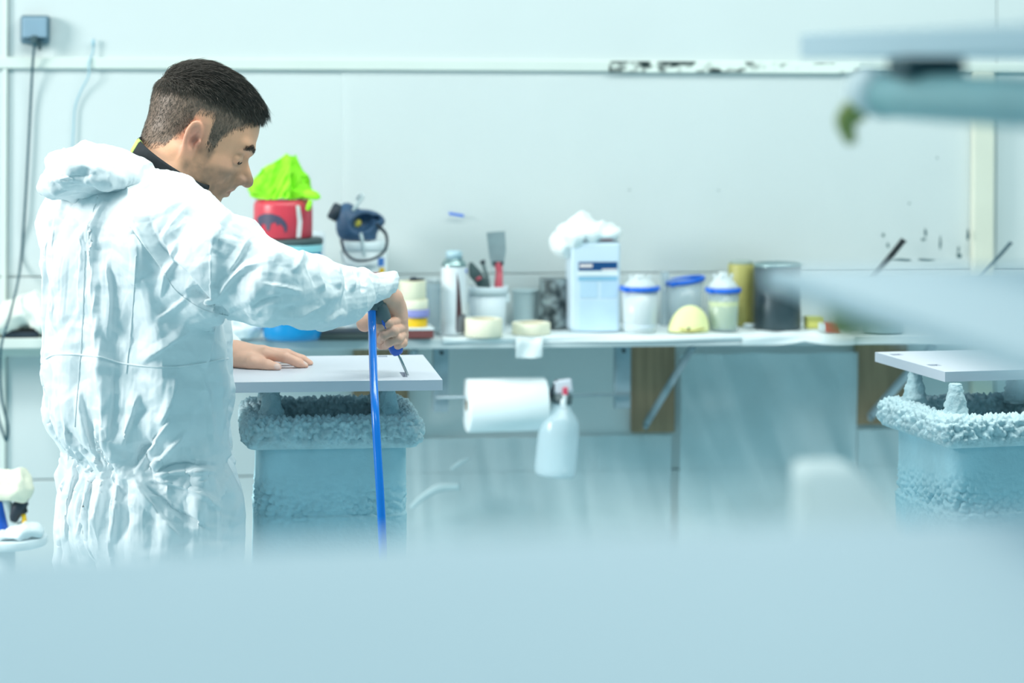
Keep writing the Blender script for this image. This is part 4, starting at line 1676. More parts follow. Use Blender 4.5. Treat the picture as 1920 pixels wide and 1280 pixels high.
for j in range(nt_):
    t = j / (nt_ - 1)
    for i in range(nth):
        th = 2 * math.pi * i / nth
        lobe = 1.04 + .16 * math.sin(2 * th + .5) + .10 * math.sin(5 * th + 1.2)
        tri_ = abs(((th * 9 / (2 * math.pi) + .35 * math.sin(2 * th)) % 1) - .35) / .65
        tri2 = abs(((th * 21 / (2 * math.pi) + 2 * t) % 1) - .3) / .7
        bx_ = base_c + np.array((math.cos(th) * .060 * lobe, math.sin(th) * .050, 0)) - (.006, .012, 0)
        bx_[2] = zt_ + .004
        p0 = g(543, 289) + np.array((math.cos(th) * .013, math.sin(th) * .012, -.006 * abs(math.sin(th * 1.5))))
        side = .5 - .5 * math.cos(th)                  # 1 on the left of the heap
        mid = p0 * .30 + bx_ * .70
        mid[2] = p0[2] * (.30 + .22 * side) + bx_[2] * (.70 - .22 * side)
        if side > .5:
            mid = mid + np.array((-.030, 0, .0)) * (side - .5) * 2
        q_ = p0 * (1 - t) ** 2 + mid * 2 * t * (1 - t) + bx_ * t * t
        out_ = np.array((math.cos(th), math.sin(th), .35))
        env = math.sin(min(1, t * 1.25) * math.pi / 2)
        q_ = q_ + out_ * (.030 * (tri_ - .5) * env + .008 * (tri2 - .5) * env)
        q_[2] = max(q_[2], zt_ + .0025)
        V_.append(q_)
V_ = np.array(V_)
Q_ = np.array([(j * nth + i, (j + 1) * nth + i, (j + 1) * nth + (i + 1) % nth, j * nth + (i + 1) % nth) for j in range(nt_ - 1) for i in range(nth)])
V_ = V_ + vnormals(V_, Q_) * (.010 * crumple(V_, 26, 401))[:, None]
V_[:, 2] = np.maximum(V_[:, 2], zt_ + .0025)
m_lime = mat('lime_fabric', (150, 236, 40), 0.75, var=0.1, vscale=20)
link_mesh('cloth', V_ - np.array((c2.x, c2.y, zt_)), Q_, m_lime, lime)
v, f = tube(spline([g(560, 366, -.03), g(578, 364, -.045), g(592, 368, -.05), g(596, 374, -.05)]), [.010, .012, .011, .007], 10, flat=(1, .7))
v[:, 2] = np.maximum(v[:, 2], zt_ + .002)
link_mesh('corner', v - np.array((c2.x, c2.y, zt_)), f, m_lime, lime)
v, f = tube(spline([g(583, 376, -.06), g(578, 390, -.066), g(577, 388, -.068)]), [.005, .007, .003], 8)
link_mesh('corner', v - np.array((c2.x, c2.y, zt_)), f, mat('lime_fabric', (150, 236, 40)), lime)

# white box behind the tub
c, R, s = spot(584, 608, 622, 0.05)
bx = item('white_box', 'narrow upright white box between the blue tub and the respirator', 'box', c)
Hb = ztop(c, 438)
rbox('box_body', (R * 2, 0.10, Hb), mat('white_card', (214, 226, 230), 0.7), bx, (0, 0, Hb / 2), 0.002)
rbox('box_flap', (R * 1.9, 0.05, 0.003), mat('white_card', (214, 226, 230), 0.7), bx, (0, -0.024, Hb + 0.0015), 0.001)

# white tub with label, respirator on it
c, R, s = spot(643, 730, 624)
wt = item('white_tub', 'white labelled tub on the shelf under the dark blue respirator', 'tub', c)
H = ztop(c, 452)
turn('tub_body', [(R * .88, 0), (R * .92, .004), (R * .97, H * .9)], m_white, wt)
turn('tub_lid', [(R, H * .9), (R * 1.02, H * .91), (R * 1.02, H - .004), (R * .96, H), (R * .1, H - .002)], m_white, wt)
for (a0, a1, z0, z1, cc) in ((.55, .95, .73, .82, (70, 130, 210)), (.62, 1.0, .63, .71, (240, 190, 30)), (.2, .62, .62, .66, (206, 70, 70)), (-.9, .9, .30, .58, (120, 150, 190))):
    wrap('label_patch', [(a0, z0 * H), (a1, z0 * H), (a1, z1 * H), (a0, z1 * H)], R * .955, mat('label_%d_%d' % (cc[0], cc[1]), cc, 0.5), wt)
top = c.z + H
yy = c.y
g = lambda u, v, dy=0.0: A(u, v, yy + dy)
rs = thing('respirator', 'dark blue half-mask respirator lying face up on the white tub', 'respirator', (c.x, c.y, top + 0.001), 0)
ro_ = np.array((c.x, c.y, top + 0.001))
m_mask = mat('mask_rubber', (52, 84, 116), 0.5, var=0.12)
m_maskd = mat('mask_dark', (34, 48, 60), 0.6)


def f_mask(p):
    cc = g(672, 425)
    d = sd_ell(p, cc, (.056, .050, .042), np.array(roty(RAD(-18))))
    d = smin(d, sd_ell(p, g(650, 405), (.026, .036, .034)), .02)
    d = smin(d, sd_ell(p, g(700, 412), (.030, .034, .018), np.array(roty(RAD(10)))), .015)
    d = smin(d, sd_cap(p, g(662, 455, -.01), g(690, 452, -.01), .022), .015)
    d = smax(d, -sd_ell(p, g(681, 417, -.045), (.032, .045, .022), np.array(roty(RAD(-25)))), .006)
    d = smax(d, -sd_ell(p, g(706, 410, -.03), (.013, .03, .007)), .004)
    return smax(d, top + .002 - p[:, 2], .004)


v, q = nets(f_mask, g(610, 475) - (0, .09, 0), g(745, 360) + (0, .09, 0), 0.0045)
link_mesh('facepiece', v - ro_, q, m_mask, rs)
v, f = lathe([(.018, 0), (.022, .004), (.022, .022), (.018, .026), (.002, .026)], 24)
Tm = roty(RAD(-62))
flt = link_mesh('filter_cap', put(v, Tm, g(637, 402, -.01) - ro_), f, m_maskd, rs)
for k in range(5):
    v, f = tube([g(626 + 4 * k, 383 + k * 2, -.015), g(629 + 4 * k, 392 + k * 2, -.02)], .0022, 6)
    link_mesh('rib', v - ro_, f, m_maskd, flt)
v, f = lathe([(.010, 0), (.012, .002), (.010, .006), (.001, .007)], 20)
link_mesh('valve', put(v, rotx(RAD(70)), g(669, 418, -.008) - ro_), f, mat('yellow_valve', (190, 180, 70), 0.5), rs)
for nm, pts, rr, mm in (('strap', [g(705, 420, -.03), g(724, 440, -.05), g(722, 468, -.065), g(700, 485, -.07), g(668, 488, -.075), g(648, 474, -.07), g(640, 450, -.04)], .005, m_maskd),
                        ('strap', [g(640, 470, -.06), g(646, 494, -.072), g(662, 500, -.078)], .004, mat('strap_grey', (150, 170, 176), .6)),
                        ('buckle', [g(662, 395, -.03), g(672, 380, -.02), g(680, 368, -.01), g(676, 364, 0), g(668, 374, 0.01)], .005, mat('buckle_grey', (190, 205, 208), .4)),
                        ('buckle', [g(676, 438, -.055), g(680, 455, -.064), g(683, 480, -.07)], .0065, mat('buckle_grey', (190, 205, 208), .4))):
    v, f = tube(spline(pts), rr, 8, flat=(1, .5))
    link_mesh(nm, v - ro_, f, mm, rs)

# small things half hidden by the sleeve
c, R, s = spot(434, 478, 618)
o = item('paper_cup', 'white cup with violet stripe beside the coverall, left of the blue tub', 'cup', c)
H = ztop(c, 560)
turn('cup', [(R * .75, 0), (R * .8, .003), (R, H), (R * .95, H), (R * .74, .008)], m_white, o)
wrap('stripe', [(.30, .05 * H), (.75, .05 * H), (.75, .95 * H), (.30, .95 * H)], R * 1.0, mat('violet_print', (120, 126, 206), .5), o)
c, R, s = spot(426, 484, 640, 0.05)
o = thing('crumpled_film', 'crumpled white plastic film on the shelf beside the coverall', 'plastic film', tuple(c), 0)
cloth('film', [(np.array(c) + (-.01, .02, .02), (.045, .05, .020)), (np.array(c) + (.02, .04, .025), (.026, .03, .018))], m_white, o, c, .006, .008, 26, 1.12, .02, 8, .015, c.z + .001)
c, R, s = spot(598, 700, 636, .04)
o = item('sanding_pad', 'flat dark sanding pad on the shelf under the raised sleeve', 'sanding pad', c)
rbox('pad', (R * 2, .08, .014), mat('dark_felt', (52, 66, 66), .9), o, (0, 0, .007), .004)
rbox('backing', (R * 1.94, .076, .006), m_maskd, o, (0, 0, .017), .002)

# tapes on the maroon box
c, R, s = spot(752, 813, 634, .045)
box = item('maroon_box', 'flat maroon carton with white lid under the stacked tape rolls', 'box', c)
Hx = ztop(c, 613)
rbox('carton', (R * 2, .09, Hx - .004), mat('maroon_card', (112, 62, 62), .6), box, (0, 0, (Hx - .004) / 2), .001)
rbox('lid', (R * 2.04, .092, .005), mat('white_card', (214, 226, 230)), box, (0, 0, Hx - .0015), .001)


def tape(name, label, c, R, H, m, rz=0, r_in=.62, grp='rolls of tape', axis='Z'):
    o = item(name, label, 'tape', c, rz, grp)
    v, f = lathe([(R * r_in, 0), (R * .985, 0), (R, .001), (R, H - .001), (R * .985, H), (R * r_in, H), (R * r_in, 0)], 40, 'Z', False)
    link_mesh('tape_roll', v, f, m, o)
    v, f = lathe([(R * r_in * .94, .0005), (R * r_in, .0005), (R * r_in, H - .0005), (R * r_in * .94, H - .0005), (R * r_in * .94, .0005)], 32, 'Z', False)
    link_mesh('core', v, f, m_cream_in, o)
    return o


ct = c + Vector((0, 0, Hx + .0012)) - WX * .006 + WN * .004
zz = ct.z
for k, (va, vb, ua, ub, m, lab) in enumerate((
        (611, 593, 753, 799, mat('yellow_tape', (236, 190, 30), .5), 'yellow tape roll at the bottom of the tape stack'),
        (593, 579, 749, 803, mat('violet_tape', (140, 142, 200), .5), 'violet tape roll between yellow and cream rolls in the stack'),
        (579, 561, 748, 800, m_cream, 'cream masking tape roll third from the bottom of the stack'),
        (561, 527, 745, 796, mat('cream_tape_wide', (224, 222, 196), .65), 'wide cream tape roll on top of the tape stack'))):
    hh = (va - vb) / s
    tape('tape_roll', lab, (ct.x - (773 - (ua + ub) / 2) / s * 1.0, ct.y, zz), (ub - ua) / 2 / s, hh, m)
    zz += hh + .0005
o = item('bottle_top', 'small black bottle top lying on top of the tape stack', 'cap', (ct.x, ct.y, zz), 0)
turn('cap', [(.010, 0), (.011, .002), (.010, .007), (.006, .009), (.001, .0095)], m_maskd, o)
v, f = tube([(.008, 0, .003), (.026, .0, .0035)], .0028, 8)
link_mesh('spout', v, f, m_maskd, o)

# clear bottle, spray can
c, R, s = spot(800, 830, 622)
o = item('clear_bottle', 'clear plastic cylinder between the tape stack and the spray can', 'bottle', c)
H = ztop(c, 528)
turn('bottle', [(R * .9, 0), (R, .004), (R, H * .9), (R * .8, H), (R * .72, H), (R * .92, H * .88), (R * .92, .008)], m_clear, o)
turn('bottle_cap', [(R * .84, H * .98), (R * .84, H * 1.06), (R * .2, H * 1.07)], m_milky, o)
c, R, s = spot(829, 877, 629)
sc = item('spray_can', 'white and brown aerosol can with silver domed top', 'spray can', c)
H = ztop(c, 470)
turn('can_body', [(R * .92, 0), (R, .004), (R, H * .80), (R * .985, H * .815)], mat('can_print', (228, 234, 238), .3, var=.03), sc)
turn('dome', [(R * 1.02, H * .812), (R * 1.02, H * .825), (R * .88, H * .87), (R * .62, H * .905), (R * .60, H * .915)], mat('dull_silver', (150, 176, 176), .3, metal=.8), sc)
turn('cap', [(R * .66, H * .90), (R * .64, H * .985), (R * .5, H), (R * .05, H)], mat('clear_cap', (170, 200, 210), .25), sc)
m_brown = mat('brown_print', (84, 58, 62), .4)
wrap('brown_stripe', [(.05, .06 * H), (.50, .06 * H), (.55, .30 * H), (.32, .62 * H), (.10, .76 * H), (.12, .5 * H)], R, m_brown, sc)
wrap('grey_print', [(.10, .03 * H), (.9, .03 * H), (1.0, .24 * H), (.6, .26 * H), (.2, .22 * H)], R, mat('grey_print', (110, 116, 124), .4), sc, .0014)
wrap('blue_mark', [(1.0, .74 * H), (1.35, .74 * H), (1.35, .79 * H), (1.0, .78 * H)], R, mat('blue_ring', (10, 104, 220)), sc)

# white bucket with tools
c, R, s = spot(881, 957, 624)
bk = item('white_bucket', 'small white bucket with rim holding scraper tools', 'bucket', c)
H = ztop(c, 536)
m_bucket = mat('bucket_plastic', (216, 228, 234), .4, var=.04)
turn('bucket', [(R * .80, 0), (R * .84, .004), (R * .94, H * .84), (R * .90, H * .84), (R * .80, .008), (.001, .008)], m_bucket, bk)
turn('rim', [(R * .93, H * .82), (R * 1.0, H * .83), (R * 1.0, H * .99), (R * .97, H), (R * .90, H), (R * .90, H * .83)], m_bucket, bk)
for k in range(2):
    a = (-.9, .75)[k]
    rbox('handle_lug', (.012, .008, .022), m_bucket, bk, (R * 1.0 * math.sin(a * 1.6), -R * 1.0 * math.cos(a * 1.6) * .9, H * .74), .002)
yy = c.y
g = lambda u, v, dy=0.0: A(u, v, yy + dy)


def tool_at(name, label, cat, base):
    return thing(name, label, cat, tuple(base), 0), np.array(base)


bw = np.array(c)
o, b0 = tool_at('putty_knife', 'upright scraper with grey blade and red handle in the white bucket', 'scraper', g(934, 580))
m_blade = mat('dull_blade', (140, 158, 162), .45, metal=.35, var=.12, vscale=20)
bl = [g(912, 436, .03), g(947, 433, .03), g(949, 470, .025), g(944, 498, .02), g(922, 500, .02), g(917, 480, .025)]
V_ = np.array(bl + [p + (0, .0025, 0) for p in bl])
n_ = len(bl)
link_mesh('blade', V_ - b0, [tuple(range(n_)), tuple(range(n_, 2 * n_))[::-1]] + [(i, i + n_, (i + 1) % n_ + n_, (i + 1) % n_) for i in range(n_)], m_blade, o, True)
v, f = tube(spline([g(934, 492, .02), g(936, 510, .018), g(935, 530, .01), g(934, 580, 0)]), [.011, .0085, .0105, .011], 12, flat=(.8, 1))
link_mesh('handle', v - b0, f, mat('red_wood', (206, 90, 104), .5), o)
v, f = tube([g(934, 490, .02), g(934, 496, .02)], .0135, 12, flat=(.6, 1))
link_mesh('ferrule', v - b0, f, m_maskd, o)
o, b0 = tool_at('dark_brush', 'dark brush leaning left out of the white bucket', 'brush', g(915, 580))
v, f = tube(spline([g(882, 492, .0), g(890, 512, 0), g(903, 532, 0), g(915, 580, 0)]), [.004, .016, .014, .006], 10, flat=(.5, 1))
link_mesh('bristles', v - b0, f, mat('dark_bristle', (72, 92, 94), .9, bump=.6, bscale=200), o)
v, f = tube([g(893, 524, -.016), g(902, 520, -.016)], .004, 8)
link_mesh('mark', v - b0, f, mat('red_wood', (206, 90, 104)), o)
o, b0 = tool_at('mixing_stick', 'thin grey stick standing in the white bucket', 'stick', g(923, 580))
v, f = tube([g(905, 492, .01), g(914, 522, .008), g(923, 580, 0)], .003, 6, flat=(1, 1.8))
link_mesh('stick', v - b0, f, mat('grey_stick', (92, 112, 114), .6), o)
v, f = tube([g(904, 488, .01), g(906, 494, .01)], .0042, 6, flat=(1, 1.8))
link_mesh('tip', v - b0, f, m_maskd, o)

c, R, s = spot(876, 946, 633.5)
tape('tape_roll', 'cream masking tape roll in front of the white bucket', c, R, ztop(c, 597), m_cream)
c, R, s = spot(965, 1037, 629)
tape('tape_roll', 'flat cream tape roll in front of the grey cup', c, R, ztop(c, 604), m_cream)

# grey cup, stained tin
c, R, s = spot(963, 1013, 613)
o = item('grey_cup', 'plain pale grey cup behind the flat tape roll', 'cup', c)
H = ztop(c, 543)
turn('cup', [(R * .84, 0), (R * .88, .004), (R, H - .003), (R * 1.02, H), (R * .96, H), (R * .84, .008), (.001, .008)], mat('grey_plastic', (184, 204, 208), .45), o)
turn('lip', [(R * 1.0, H - .006), (R * 1.05, H - .005), (R * 1.05, H), (R * 1.0, H + .001)], mat('grey_plastic', (184, 204, 208)), o)
c, R, s = spot(1015, 1069, 617)
o = item('stained_tin', 'dark paint-stained metal tin beside the tall rectangular can', 'tin', c)
H = ztop(c, 522)
m_stain = mat('stained_metal', (38, 50, 54), .5, col2=(168, 182, 184), cut=(.42, .68), vscale=28)
turn('tin_body', [(R * .97, 0), (R, .003), (R, H - .004), (R * .96, H), (R * .9, H - .006), (R * .05, H - .006)], m_stain, o)
turn('rim', [(R * .99, H - .006), (R * 1.03, H - .004), (R * 1.03, H + .001), (R * .93, H + .002)], m_stain, o)

# rectangular can with blue band and rag
c, R, s = spot(1071, 1163, 622, .05)
rc = item('rectangular_can', 'tall white rectangular solvent can with navy label band', 'can', c)
H = ztop(c, 447)
m_rc = mat('can_white', (204, 222, 234), .35, var=.03)
rbox('can_body', (R * 2, .10, H - .006), m_rc, rc, (0, 0, (H - .006) / 2), .006, 3)
rbox('top_rim', (R * 1.9, .095, .006), m_steel, rc, (0, 0, H - .004), .002)
rbox('red_top', (R * 1.6, .08, .004), mat('red_tin_print', (206, 62, 78)), rc, (-.002, -.006, H + .001), .001)
yf = -.0506
kx = lambda u: (u - 1117) / s
kz_ = lambda v_: ztop(c, v_)


def patch(name, ua, ub, va, vb, m, off=0.0):
    z0, z1 = kz_(vb), kz_(va)
    return rbox(name, (kx(ub) - kx(ua), .0012, z1 - z0), m, rc, ((kx(ua) + kx(ub)) / 2, yf - off, (z0 + z1) / 2), 0)


patch('navy_band', 1084, 1157, 487, 503, mat('navy_print', (16, 70, 124), .4))
patch('white_print_line', 1086, 1110, 491, 497, mat('white_print', (236, 226, 224)), .0008)
patch('white_print_line', 1128, 1156, 500, 503, mat('white_print', (236, 226, 224)), .0008)
patch('white_band', 1082, 1158, 504, 513, m_white)
patch('blue_band', 1084, 1157, 514, 522, mat('light_blue_print', (140, 188, 214), .4))
patch('pale_panel', 1087, 1120, 524, 554, mat('pale_blue_print', (184, 212, 232), .4))
patch('pale_panel', 1126, 1157, 524, 554, mat('pale_blue_print', (184, 212, 232)))
patch('lower_panel', 1086, 1157, 558, 616, mat('paler_blue_print', (192, 216, 232), .4))
ztp = c.z + H + .004
yy = c.y
g = lambda u, v, dy=0.0: A(u, v, yy + dy)
rag = thing('white_rag', 'crumpled white rag draped over the rectangular can', 'rag', (c.x, c.y, ztp), 0)
cloth('cloth', [(g(1098, 432), (.055, .055, .020)), (g(1132, 436), (.040, .05, .014)), (g(1072, 445, -.02), (.030, .045, .032)), (g(1064, 462, -.02), (.020, .035, .024)), (g(1095, 416), (.028, .03, .018)), (g(1050, 452, 0), (.016, .03, .024))],
      mat('white_rag_cloth', (240, 246, 246), .8), rag, (c.x, c.y, ztp), .006, .010, 20, 1.12, .022, 12, .016)

# mixing cups
def mixing_cup(name, label, u0, u1, vt, vring, vb, m_body, ring_tilt=0.0, lid=True, liquid=None, liq_v=None, push=0.0):
    c, R, s = spot(u0 + 4, u1 - 4, vb)
    c = c - WN * push
    o = item(name, label, 'cup', c, 0, 'mixing cups with blue rings')
    Hr = ztop(c, vring)
    turn('cup_body', [(R * .80, .0), (R * .86, .003), (R * .97, Hr), (R * .93, Hr), (R * .82, .006), (.001, .006)], m_body, o)
    T = roty(ring_tilt)
    v, f = lathe([(R * 1.0, -.006), (R * 1.07, -.005), (R * 1.07, .005), (R * 1.0, .006), (R * .95, .005), (R * .95, -.005), (R * 1.0, -.006)], 40, 'Z', False)
    rg = link_mesh('ring', put(v, T, (0, 0, Hr)), f, m_ring, o)
    rbox('tab', (.012, .012, .012), m_ring, rg, tuple(np.array(T @ Vector((R * 1.1 * math.sin(-.9), -R * 1.1 * math.cos(-.9), 0))) + np.array((0, 0, Hr))), .002)
    if lid:
        Hl = ztop(c, vt) - Hr
        v, f = lathe([(R * .95, .003), (R * .82, Hl * .30), (R * .45, Hl * .72), (R * .30, Hl * .80), (R * .30, Hl), (R * .24, Hl), (R * .1, Hl * .9)], 36)
        ld = link_mesh('lid', put(v, T, (0, 0, Hr)), f, m_milky, o)
        for k in range(4):
            a = k * 1.57 + .3
            rbox('lug', (.007, .007, .012), m_milky, ld, tuple(np.array(T @ Vector((R * .5 * math.sin(a), R * .5 * math.cos(a), Hl * .8))) + np.array((0, 0, Hr))), .0015)
    if liquid:
        Hq = ztop(c, liq_v)
        turn('liquid', [(R * .79, .0065), (R * .81, .007), (R * .90, Hq), (R * .02, Hq)], liquid, o)
    return o, c, R


mixing_cup('mixing_cup', 'clear mixing cup with level blue ring beside the rectangular can', 1167, 1245, 512, 539, 626, m_milky, 0, True, mat('pale_liquid', (198, 214, 226), .2), 606)
mixing_cup('mixing_cup', 'clear mixing cup with tilted blue ring behind the yellow dust mask', 1256, 1334, 512, 524, 616, m_clear, RAD(-9), False, None, None, .02)
mixing_cup('mixing_cup', 'mixing cup of yellow liquid with blue ring in front of the olive tin', 1327, 1398, 508, 541, 623, m_clear, 0, True, mat('yellow_liquid', (222, 226, 110), .2), 562)
c, R, s = spot(1240, 1256, 610)
o = item('clear_tube', 'slim clear tube standing between two mixing cups', 'tube', c)
H = ztop(c, 508)
turn('tube', [(R * .9, 0), (R, .003), (R, H), (R * .88, H), (R * .88, .006)], m_clear, o)
turn('foot', [(R * 1.1, 0), (R * 1.1, .004), (R * .9, .005)], m_clear, o)

# pale yellow dome mask
c, R, s = spot(1255, 1331, 625, .035)
H = ztop(c, 570)
o = item('dust_mask', 'pale yellow dome-shaped dust mask leaning by the yellow mixing cup', 'dust mask', c)
V_, Q_ = nets(lambda p: smax(sd_ell(p, (.004, 0, 0), (R * 1.02, .036, H), np.array(roty(RAD(12)))), -p[:, 2] + .001, .004), (-R * 1.3, -.05, -.01), (R * 1.3, .05, H * 1.2), .004)
link_mesh('shell', V_, Q_, mat('pale_yellow_felt', (240, 240, 176), .7, var=.08, vscale=16), o)
v, f = tube(spline([(-R * .5, -.034, .012), (0, -.038, .006), (R * .5, -.036, .010), (R * .85, -.02, .012)]), .0022, 6)
link_mesh('strap', v, f, mat('olive_strap', (180, 170, 90), .6), o)
v, f = lathe([(.0035, 0), (.0035, .002)], 10, 'Y')
link_mesh('staple', put(v, None, (-R * .05, -.0365, .012)), f, m_maskd, o)

# olive tin, dark pot
c, R, s = spot(1370, 1420, 612)
o = item('olive_tin', 'olive gold tin behind the cup of yellow liquid', 'tin', c)
H = ztop(c, 492)
m_olive = mat('olive_metal', (170, 166, 96), .45, var=.18, vscale=14)
turn('tin_body', [(R * .97, 0), (R, .003), (R, H - .004), (R * .95, H), (R * .05, H)], m_olive, o)
turn('lid', [(R * .9, H), (R * .9, H + .006), (R * .7, H + .008), (R * .05, H + .008)], mat('grey_lid', (150, 168, 160), .5), o)
c, R, s = spot(1424, 1512, 620)
o = item('dark_pot', 'large dark metal paint pot partly hidden by the blurred board', 'pot', c)
H = ztop(c, 492)
turn('pot_body', [(R * .97, 0), (R, .004), (R, H - .006)], mat('dark_pot_metal', (62, 78, 84), .4, metal=.4, var=.3, vscale=8), o)
turn('rim', [(R, H - .008), (R * 1.04, H - .006), (R * 1.04, H), (R * .96, H + .002), (R * .9, H - .004), (R * .05, H - .02)], mat('dull_silver', (150, 176, 176)), o)

# marker, sponge, little red box
pm = onz(1430, 614, ZT)
o = item('marker_pen', 'white marker pen with blue cap lying on the shelf paper', 'marker', pm, RAD(4))
L_ = 74 / F * pm.y
v, f = lathe([(.004, -L_ / 2), (.0055, -L_ / 2 + .002), (.0055, L_ / 2 - .036)], 16, 'X')
link_mesh('barrel', put(v, None, (0, 0, .006)), f, m_white, o)
v, f = lathe([(.0062, L_ / 2 - .036), (.0062, L_ / 2 - .003), (.004, L_ / 2)], 16, 'X')
link_mesh('cap', put(v, None, (0, 0, .0064)), f, mat('marker_blue', (14, 40, 176), .4), o)
c, R, s = spot(1513, 1547, 616, .02)
o = item('yellow_sponge', 'small yellow sponge block left of the little red box', 'sponge', c)
H = ztop(c, 590)
rbox('sponge', (R * 2, .04, H * .7), mat('yellow_foam', (220, 216, 120), .9, bump=.5, bscale=150), o, (0, 0, H * .35), .003)
rbox('scrub_layer', (R * 2, .04, H * .3), mat('olive_felt', (186, 190, 110), .9), o, (0, 0, H * .85), .002)
c, R, s = spot(1541, 1576, 622, .015)
o = item('red_matchbox', 'little red and white box near the right end of the visible shelf', 'box', c)
H = ztop(c, 601)
rbox('sleeve', (R * 1.5, .03, H), mat('red_card', (196, 70, 72), .5), o, (R * .25, 0, H / 2), .001)
rbox('tray', (R * 2, .026, H * .85), mat('white_card', (214, 226, 230)), o, (-.002, 0, H * .5), .001)

# paint tins behind the blurred board, with the tools that stick out of them
for ua, ub, lab, tl, pts, rr, mm in (
        (1628, 1706, 'grey tin behind the blurred board holding the thick black handle', 'thick black brush handle leaning above the blurred board', [(1622, 540), (1658, 495), (1694, 450)], .0075, mat('black_plastic', (14, 24, 28), .4)),
        (1820, 1900, 'grey tin at the far right of the shelf holding a thin stick', 'thin dark stick leaning right above the blurred board', [(1821, 541), (1858, 498), (1895, 455)], .0042, mat('dark_teal_stick', (40, 76, 88), .5))):
    c, R, s = spot(ua, ub, 622)
    o = item('paint_tin', lab, 'tin', c)
    H = ztop(c, 520)
    turn('tin_body', [(R * .97, 0), (R, .003), (R, H), (R * .94, H), (R * .94, .006), (.001, .006)], mat('tin_grey', (160, 184, 188), .4, metal=.4), o)
    turn('rim', [(R, H - .005), (R * 1.04, H - .004), (R * 1.04, H + .001), (R * .94, H + .001)], mat('dull_silver', (150, 176, 176)), o)
    yy = c.y
    b0 = A(pts[0][0], pts[0][1], yy)
    t_ = thing('brush_handle', tl, 'tool', tuple(b0))
    v, f = tube(spline([A(u, v_, yy) for u, v_ in pts]), [rr, rr, rr * 1.05], 10)
    link_mesh('handle', v - b0, f, mm, t_)
    v, f = tube([A(pts[-1][0] - 1, pts[-1][1] + 2, yy), A(pts[-1][0] + 1, pts[-1][1] - 1, yy)], rr * 1.15, 10)
    link_mesh('end_cap', v - b0, f, mm, t_)

# ------------------------------------------------------------------ far left of the shelf
c = Vector(W(45, 633, .075)); c.z = ZL + .001
rag2 = thing('cream_cloth', 'bundled cream cloth on the shelf at the far left', 'cloth', tuple(c), 0)
yy = c.y
g = lambda u, v, dy=0.0: A(u, v, yy + dy)
cloth('cloth', [(g(62, 575), (.050, .05, .034)), (g(30, 588, -.01), (.045, .05, .022)), (g(5, 604, -.02), (.035, .05, .022)), (g(-25, 600), (.04, .05, .03)), (g(84, 602), (.018, .05, .032))],
      mat('cream_cloth', (240, 242, 232), .8), rag2, c, .007, .008, 14, 1.08, .02, 30, .03, c.z + .001)
c = Vector(W(40, 633, .09)); c.z = ZL + .001; R = 33 / F * c.y
o = item('black_tray', 'black pad lying under the cream cloth at the far left', 'pad', c)
rbox('pad', (R * 2, .06, .012), m_maskd, o, (0, 0, .006), .003)
rbox('pad_top', (R * 1.9, .056, .005), mat('black_felt', (24, 30, 32), .9), o, (0, 0, .0145), .002)

# ------------------------------------------------------------------ roll and spray bottle on the rod
ra, rb_ = W(874, 760, rod_d), W(1022, 756, rod_d)
rc_ = W(948, 758, rod_d)
RR = 50 / F * rc_.y
roll = item('paper_roll', 'white paper towel roll hanging on the rod under the shelf', 'paper roll', (rc_.x, rc_.y, rc_.z), RAD(4))
L_ = 148 / F * rc_.y
zc_ = zr - rc_.z
v, f = lathe([(RR * .22, -L_ / 2), (RR * .985, -L_ / 2), (RR, -L_ / 2 + .002), (RR, L_ / 2 - .002), (RR * .985, L_ / 2), (RR * .22, L_ / 2), (RR * .22, -L_ / 2)], 56, 'X', False)
link_mesh('paper', v, f, mat('roll_paper', (238, 246, 248), .85, var=.02), roll)
v, f = lathe([(RR * .20, -L_ / 2 - .001), (RR * .225, -L_ / 2 - .001), (RR * .225, L_ / 2 + .001), (RR * .20, L_ / 2 + .001), (RR * .20, -L_ / 2 - .001)], 24, 'X', False)
link_mesh('core', v, f, mat('cardboard', (150, 140, 116), .9), roll)

c = W(1043, 890, rod_d - .005)
yy = c.y - 0.03
sbz = A(1040, 890, yy)
sb = thing('spray_bottle', 'clear spray bottle with grey trigger head hooked on the rod', 'spray bottle', tuple(sbz))
g = lambda u, v, dy=0.0: A(u, v, yy + dy)
prof = [(38, 0), (40, .03), (41, .12), (40.5, .55), (38, .70), (32, .78), (22, .86), (17, .93), (16, 1.0)]
a0, a1 = g(1040, 889), g(1054, 745)
axd = a1 - a0
Ls = np.linalg.norm(axd)
Tq = Vector(axd / Ls).to_track_quat('Z', 'Y').to_matrix()
px = yy / F
v, f = lathe([(.01 * px, 0)] + [(r * px * .96, t * Ls * .99) for r, t in prof], 36)
link_mesh('bottle', put(v, Tq), f, mat('bottle_plastic', (206, 228, 236), .2, alpha=.62, var=.03), sb)
v, f = lathe([(17 * px, .93 * Ls), (19 * px, .94 * Ls), (19 * px, 1.04 * Ls), (12 * px, 1.06 * Ls)], 24)
link_mesh('collar', put(v, Tq), f, m_grey, sb)
hb = rbox('trigger_head', (34 * px, .026, 26 * px), mat('head_grey', (196, 204, 214), .4), sb, tuple(g(1056, 724) - sbz), .005, rot=roty(RAD(-8)))
rbox('nozzle', (10 * px, .016, 14 * px), mat('red_nozzle', (200, 70, 96), .4), hb, tuple(g(1060, 733, -.016) - sbz), .002)
v, f = tube(spline([g(1044, 712, -.004), g(1034, 735, -.006), g(1026, 765, -.004), g(1022, 790, 0)]), [.007, .009, .007, .004], 8, flat=(1, .6))
link_mesh('trigger', v - sbz, f, m_maskd, sb)
v, f = tube(spline([g(1064, 728, -.012), g(1056, 755, -.02), g(1066, 780, -.018)]), [.006, .009, .004], 8)
link_mesh('lever', v - sbz, f, m_white, sb)

